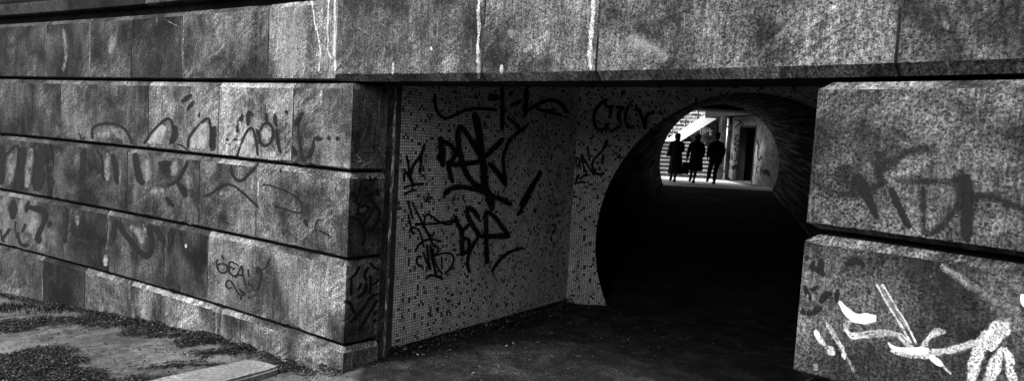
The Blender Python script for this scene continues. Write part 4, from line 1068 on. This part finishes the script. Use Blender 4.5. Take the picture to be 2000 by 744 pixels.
G('black swoosh underline below the large tag', TTS, TS, (770, 220), 4.133,
  (BLK, 9, [(395, 665), (440, 620), (520, 600), (640, 615), (740, 650), (860, 700), (950, 745)]), (BLK, 14, [(400, 650), (445, 640)]), (BLK, 7, [(1190, 480), (1100, 600), (1010, 760)]), (BLK, 7, [(1180, 470), (1050, 740), (990, 830)]))
G('tiny thin scribble', TTS, TS, (770, 220), 4.133, (DRK, 2, [(235, 670), (250, 725), (265, 680), (285, 730), (300, 680), (325, 720)]), (DRK, 2, [(275, 640), (268, 700)]))
G('thin black tag of crossing strokes', TTS, TS, (770, 380), 4.133,
  (BLK, 4.2, [(105, 45), (150, 200)]), (BLK, 4.2, [(140, 55), (210, 200), (280, 340), (320, 420)]), (BLK, 3.6, [(110, 155), (150, 325)]), (BLK, 3.6, [(140, 255), (115, 310)]), (BLK, 3.8, [(140, 260), (190, 280), (215, 330), (235, 415)]), (BLK, 4.2, [(165, 240), (300, 235), (450, 215), (490, 195)]), (BLK, 6, [(160, 240), (200, 238)]),
  (BLK, 3.8, [(240, 230), (245, 180), (270, 160), (310, 180), (370, 225), (430, 240), (475, 225)]), (BLK, 3.8, [(240, 250), (270, 310), (305, 330), (320, 295)]), (BLK, 4.2, [(165, 465), (200, 400), (270, 360), (330, 365), (380, 382)]))
G('small round black monogram low on the tiles', TTS, TS, (770, 380), 4.133,
  (BLK, 5, [(260, 400), (270, 500), (290, 610)]), (BLK, 5, [(290, 400), (300, 500), (340, 660)]), (BLK, 4.2, [(230, 460), (260, 540), (290, 610)]), (BLK, 4.4, [(225, 500), (190, 500), (178, 540), (200, 570), (232, 575)]), (BLK, 3.8, [(310, 430), (320, 520), (350, 590), (390, 640)]),
  (BLK, 3.8, [(310, 420), (350, 420), (350, 460), (320, 490), (400, 470), (460, 480), (478, 520), (455, 590), (400, 640)]), (BLK, 3.4, [(380, 500), (382, 600)]), (BLK, 4.6, [(250, 680), (290, 650), (340, 660), (395, 680)]))
G('thick black tag reading KSP', TTS, TS, (770, 380), 4.133,
  (BLK, 9, [(492, 165), (510, 240), (540, 290), (545, 420), (550, 500)]), (BLK, 8, [(605, 238), (550, 290)]), (BLK, 9, [(500, 180), (475, 225)]), (BLK, 7.5, [(560, 345), (600, 370), (600, 440), (560, 480)]), (BLK, 6.5, [(680, 345), (640, 400), (600, 490), (590, 570), (612, 632)]),
  (BLK, 9, [(685, 205), (640, 130), (600, 115), (585, 150), (620, 230), (690, 330), (730, 340)]), (BLK, 8.5, [(735, 130), (740, 250), (740, 350), (745, 450), (745, 560)]), (BLK, 8.5, [(740, 130), (800, 170), (870, 260), (930, 340)]), (BLK, 9.5, [(730, 340), (830, 335), (935, 335)]), (FNT, 7, [(715, 450), (690, 560)]), (FNT, 6, [(760, 500), (775, 620)]),
  (BLK, 6, [(785, 625), (830, 550), (900, 480), (990, 440), (1050, 430)]), (FNT, 8, [(545, 500), (545, 590)]))
G('thin black script running up the tiles by the inner corner', TTS, TS, (960, 230), 4.377,
  (FNT, 3.4, [(250, 230), (310, 225), (270, 350)]), (FNT, 3.4, [(330, 130), (370, 190), (350, 200), (380, 280), (400, 200)]), (FNT, 3.4, [(430, 110), (430, 270)]), (FNT, 3.4, [(430, 120), (460, 240), (475, 100), (505, 280)]), (FNT, 3.4, [(500, 120), (630, 320)]), (FNT, 3.4, [(640, 180), (560, 280)]), (FNT, 4.5, [(420, 360), (450, 310), (520, 320), (440, 370), (480, 400), (480, 600)]),
  (FNT, 5, [(540, 380), (590, 460), (545, 540), (575, 640)]), (FNT, 4.5, [(590, 400), (560, 460), (610, 540), (550, 600)]))
G('dim black letters low by the inner corner', TTS, TS, (960, 380), 4.135,
  (FNT, 4.5, [(510, 10), (490, 80), (500, 180), (570, 150), (575, 50)]), (FNT, 4.5, [(480, 250), (470, 310), (490, 420), (480, 500)]), (DRK, 4, [(480, 240), (515, 260), (490, 320)]), (FNT, 3.4, [(520, 290), (600, 285)]), (FNT, 3.4, [(500, 465), (600, 470)]), (FNT, 4.5, [(240, 160), (270, 220)]), (DRK, 8, [(345, 110), (352, 152)]), (DRK, 4, [(230, 60), (320, 20)]))
# --- tiled end wall
G('black tag reading PNC at the left edge', TTE, TE, (960, 230), 4.377,
  (BLK, 3.8, [(720, 350), (715, 400), (740, 412), (755, 370), (735, 345), (715, 355)]), (BLK, 3.8, [(745, 390), (765, 440)]), (BLK, 3.8, [(765, 310), (780, 390), (800, 460)]), (BLK, 4, [(765, 310), (820, 400), (880, 500)]), (BLK, 4, [(820, 260), (840, 370)]), (BLK, 4.4, [(987, 210), (940, 290), (880, 350), (860, 410), (890, 470), (930, 485), (970, 465)]), (BLK, 4, [(960, 310), (945, 400)]),
  (BLK, 4.4, [(700, 580), (750, 480)]), (BLK, 4, [(700, 560), (780, 550), (805, 562)]), (BLK, 4, [(750, 530), (790, 495), (840, 487)]), (DRK, 3, [(780, 600), (800, 590), (830, 605)]))
G('dim curly black tag high beside the tunnel arch', TTE, TE, (1120, 160), 5.725,
  (DRK, 6, [(390, 190), (300, 250), (240, 330), (230, 420), (260, 520), (340, 530), (400, 450)]), (DRK, 6, [(430, 260), (400, 400)]), (DRK, 6, [(470, 290), (560, 290), (500, 360), (530, 480)]), (DRK, 5, [(400, 570), (480, 520), (540, 510)]), (DRK, 6, [(640, 220), (590, 330), (580, 400), (600, 500), (690, 500)]), (DRK, 6, [(690, 260), (760, 380), (800, 520), (812, 390), (910, 330)]), (DRK, 6, [(380, 640), (350, 740)]), (DRK, 5, [(330, 190), (380, 280), (460, 270)]))
# --- pier
G('large blurred black tag on the upper block', TPR, PIER, (1600, 220), 2.6575,
  (SMK, 20, [(570, 185), (480, 195), (400, 240), (330, 280)]), (SMK, 32, [(320, 200), (320, 300), (335, 380)]), (SMK, (26, 20), [(330, 370), (200, 415), (100, 425)]), (BLK, (20, 12), [(200, 320), (240, 410), (300, 545)]), (BLK, 12, [(370, 390), (420, 500), (470, 600)]), (SMK, 16, [(390, 345), (560, 355), (740, 345)]),
  (SMK, 14, [(542, 380), (540, 520), (555, 630), (620, 600), (700, 510)]), (BLK, 21, [(765, 320), (768, 450), (765, 665)]), (SMK, 14, [(780, 430), (880, 430), (960, 460), (1090, 505)]), (FNT, 18, [(390, 90), (480, 150)]), (FNT, 20, [(620, 200), (540, 170)]), (SMK, 18, [(740, 300), (720, 520)]), (FNT, 20, [(190, 90), (260, 130)]))
G('bold white brushed strokes branching across the lower block', TPR, PIER, (1530, 500), 3.049,
  (WHP, 4.5, [(556, 165), (610, 260), (670, 360), (720, 440), (765, 520)]), (WHP, 5, [(590, 165), (640, 250), (700, 350), (750, 430), (800, 525)]), (PAL, 8, [(575, 170), (640, 280), (740, 440)]), (WHT, (8, 19), [(335, 268), (370, 318), (420, 362), (480, 372), (555, 368)]),
  (WHP, 10, [(420, 375), (385, 405), (380, 445), (420, 480), (500, 478), (600, 468), (680, 482), (740, 535), (790, 560)]), (WHP, 6, [(430, 465), (520, 448), (620, 445), (700, 465), (760, 510)]), (WHT, (5, 15), [(625, 512), (665, 548), (750, 562), (870, 562)]), (WHP, (6, 12), [(640, 560), (740, 585), (880, 592)]),
  (WHP, 10, [(800, 555), (840, 520), (890, 468), (970, 455)]), (WHP, 11, [(840, 575), (930, 568), (1060, 540), (1180, 495), (1260, 440)]), (PAL, 16, [(900, 580), (1060, 545), (1180, 505)]),
  (WHP, (26, 20), [(1345, 405), (1270, 430), (1190, 520), (1140, 640), (1110, 770)]), (WHP, 13, [(1355, 440), (1290, 485), (1230, 560)]), (WHP, (16, 24), [(1310, 540), (1265, 640), (1215, 770)]), (WHP, (16, 14), [(1320, 545), (1350, 620), (1362, 770)]), (WHP, 10, [(1385, 690), (1390, 770)]),
  (WHT, 9, [(870, 590), (950, 650)]), (WHP, 8, [(950, 650), (1000, 700)]), (WHT, 10, [(190, 440), (215, 480)]), (WHP, 10, [(200, 450), (245, 525), (300, 592)]), (WHP, 9, [(252, 395), (320, 500), (375, 610)]), (PAL, 9, [(375, 600), (425, 700)]), (WHT, 9, [(1422, 225), (1440, 300)]))
G('scattered soft black dabs near the corner of the lower block', TPR, PIER, (1530, 500), 3.049,
  (BLK, 9, [(128, 172), (140, 215), (166, 262)]), (BLK, 12, [(290, 215), (250, 232), (215, 275)]), (BLK, 9, [(325, 195), (316, 275)]), (BLK, 15, [(225, 15), (225, 85)]), (BLK, 11, [(370, 48), (420, 28), (460, 35), (480, 65)]), (DRK, 9, [(190, 30), (170, 60), (250, 110)]), (DRK, 9, [(210, 175), (165, 205)]), (DRK, 10, [(60, 290), (150, 340), (230, 300)]), (DRK, 6, [(540, 60), (540, 82)]), (DRK, 12, [(138, -5), (142, 22)]), (FNT, 8, [(200, 170), (160, 200)]), (FNT, 9, [(350, 60), (335, 105)]), (FNT, 9, [(255, 80), (265, 100)]), (DRK, 7, [(508, 195), (515, 222)]), (FNT, 20, [(100, 280), (200, 290)]), (FNT, 10, [(290, 300), (330, 290)]), (FNT, 8, [(430, 285), (445, 295)]))
G('faint pale smear across the lower block', TPR, PIER, (1530, 500), 3.049, (PAL, 14, [(940, 50), (1080, 150), (1250, 260), (1420, 330)]), (PAL, 9, [(785, 240), (795, 270)]), (PAL, 7, [(880, 110), (884, 130)]), (PAL, 8, [(1220, 110), (1222, 150)]), (PAL, 20, [(190, 640), (190, 680)]), (FNT, 60, [(700, 60), (900, 120), (1050, 250)]), (FNT, 50, [(900, 220), (1100, 330)]))
# --- far walls
G('vertical black tag with letters EWB under it beside the doorway', TPW, PW, (1280, 200), 4.135,
  (BLK, 2.2, [(640, 270), (670, 265), (640, 300), (675, 310), (635, 340), (675, 350), (640, 380), (670, 400)]), (BLK, 2.2, [(655, 410), (655, 465), (630, 475)]), (BLK, 2.2, [(605, 405), (600, 465)]), (BLK, 2.2, [(620, 410), (620, 470)]), (BLK, 2, [(602, 440), (622, 440)]),
  (BLK, 1.8, [(612, 502), (596, 506), (596, 538), (612, 540)]), (BLK, 1.8, [(597, 521), (610, 521)]), (BLK, 1.8, [(616, 505), (623, 540), (630, 515), (637, 540), (644, 505)]), (BLK, 1.8, [(650, 500), (651, 550)]), (BLK, 1.8, [(650, 502), (664, 512), (651, 525), (666, 540), (651, 550)]), (DRK, 3, [(640, 140), (690, 160), (645, 200)]))
G('dark tag reading CHOMO low beyond the doorway', TPW, PW, (1280, 200), 4.135,
  (BLK, 1.8, [(838, 512), (820, 530), (820, 562), (838, 572)]), (BLK, 1.8, [(850, 520), (852, 590)]), (BLK, 1.8, [(868, 505), (868, 575)]), (BLK, 1.6, [(851, 553), (868, 545)]), (BLK, 1.8, [(880, 545), (874, 565), (880, 585), (887, 565), (880, 545)]), (BLK, 1.8, [(890, 590), (893, 540), (899, 575), (905, 542), (908, 592)]), (BLK, 1.8, [(916, 550), (910, 572), (916, 598), (922, 574), (916, 550)]),
  (DRK, 2, [(840, 330), (828, 400), (835, 470), (850, 440)]), (DRK, 2.4, [(855, 425), (860, 460)]), (DRK, 2.4, [(820, 300), (840, 370)]), (FNT, 4, [(720, 150), (780, 130), (800, 170)]))
G('white tag of spiky letters with dark scrawl on the stair side wall', TPP, PP, (1280, 200), 4.135,
  (WHT, 1.9, [(338, 215), (385, 228)]), (WHT, 1.9, [(360, 215), (366, 262)]), (WHT, 1.9, [(380, 262), (392, 200), (404, 255)]), (WHT, 1.9, [(383, 240), (420, 232)]), (WHT, 1.9, [(412, 200), (428, 240)]), (WHT, 1.9, [(438, 205), (440, 272)]), (WHT, 1.9, [(462, 228), (438, 240), (455, 262)]), (BLK, 3, [(228, 285), (255, 325), (270, 280), (292, 330)]), (DRK, 5, [(500, 180), (510, 260)]))

bpts = [Vector((-16, 1)), Vector((-13, -4)), Vector((-8, -7.5)), Vector((0, -8.5)), Vector((7, -7)), Vector((12, -3))]  # unseen wall added to keep low skylight off the tiles
bpts = [Vector(q) for q in catmull([tuple(q) for q in bpts], .8)]
tag(sweep('sky_blocking_wall', list(reversed(bpts)), [(0, -3.2, 'face'), (0, 1.2, 'face')], lambda s_, k_, i_: (.15, .3, .6), STONE, None, ()), 'unseen curved stone wall added opposite the opening to block low sky', 'wall')

# ---------------- light
w = bpy.data.worlds.new('World'); S.world = w; w.use_nodes = True
nt = w.node_tree; nt.nodes.clear()
sky = nt.nodes.new('ShaderNodeTexSky'); sky.sky_type = 'NISHITA'; sky.sun_disc = False
EL, AZ = R(50), R(240)              # sun behind the camera's left shoulder, veiled
sdv = Vector((math.sin(AZ)*math.cos(EL), math.cos(AZ)*math.cos(EL), math.sin(EL)))
sky.sun_elevation = EL; sky.sun_rotation = AZ; sky.dust_density = 3
bwn = nt.nodes.new('ShaderNodeRGBToBW'); bg = nt.nodes.new('ShaderNodeBackground'); wo = nt.nodes.new('ShaderNodeOutputWorld')
nt.links.new(sky.outputs[0], bwn.inputs[0]); nt.links.new(bwn.outputs[0], bg.inputs[0]); nt.links.new(bg.outputs[0], wo.inputs[0])
bg.inputs[1].default_value = .15
sl_ = bpy.data.lights.new('sun', 'SUN'); sl_.energy = 2.1; sl_.angle = R(9); sl_.color = (1, 1, 1)
so = bpy.data.objects.new('sun', sl_); COL.objects.link(so); so.rotation_euler = sdv.to_track_quat('Z', 'Y').to_euler()
so.location = (0, 0, 8)
S.view_settings.view_transform = 'Standard'; S.view_settings.look = 'None'; S.view_settings.gamma = 1
S.view_settings.exposure = 1.1
S.render.engine = 'CYCLES'
S.cycles.max_bounces = 6; S.cycles.transparent_max_bounces = 24
S.render.resolution_x = 1024; S.render.resolution_y = 380
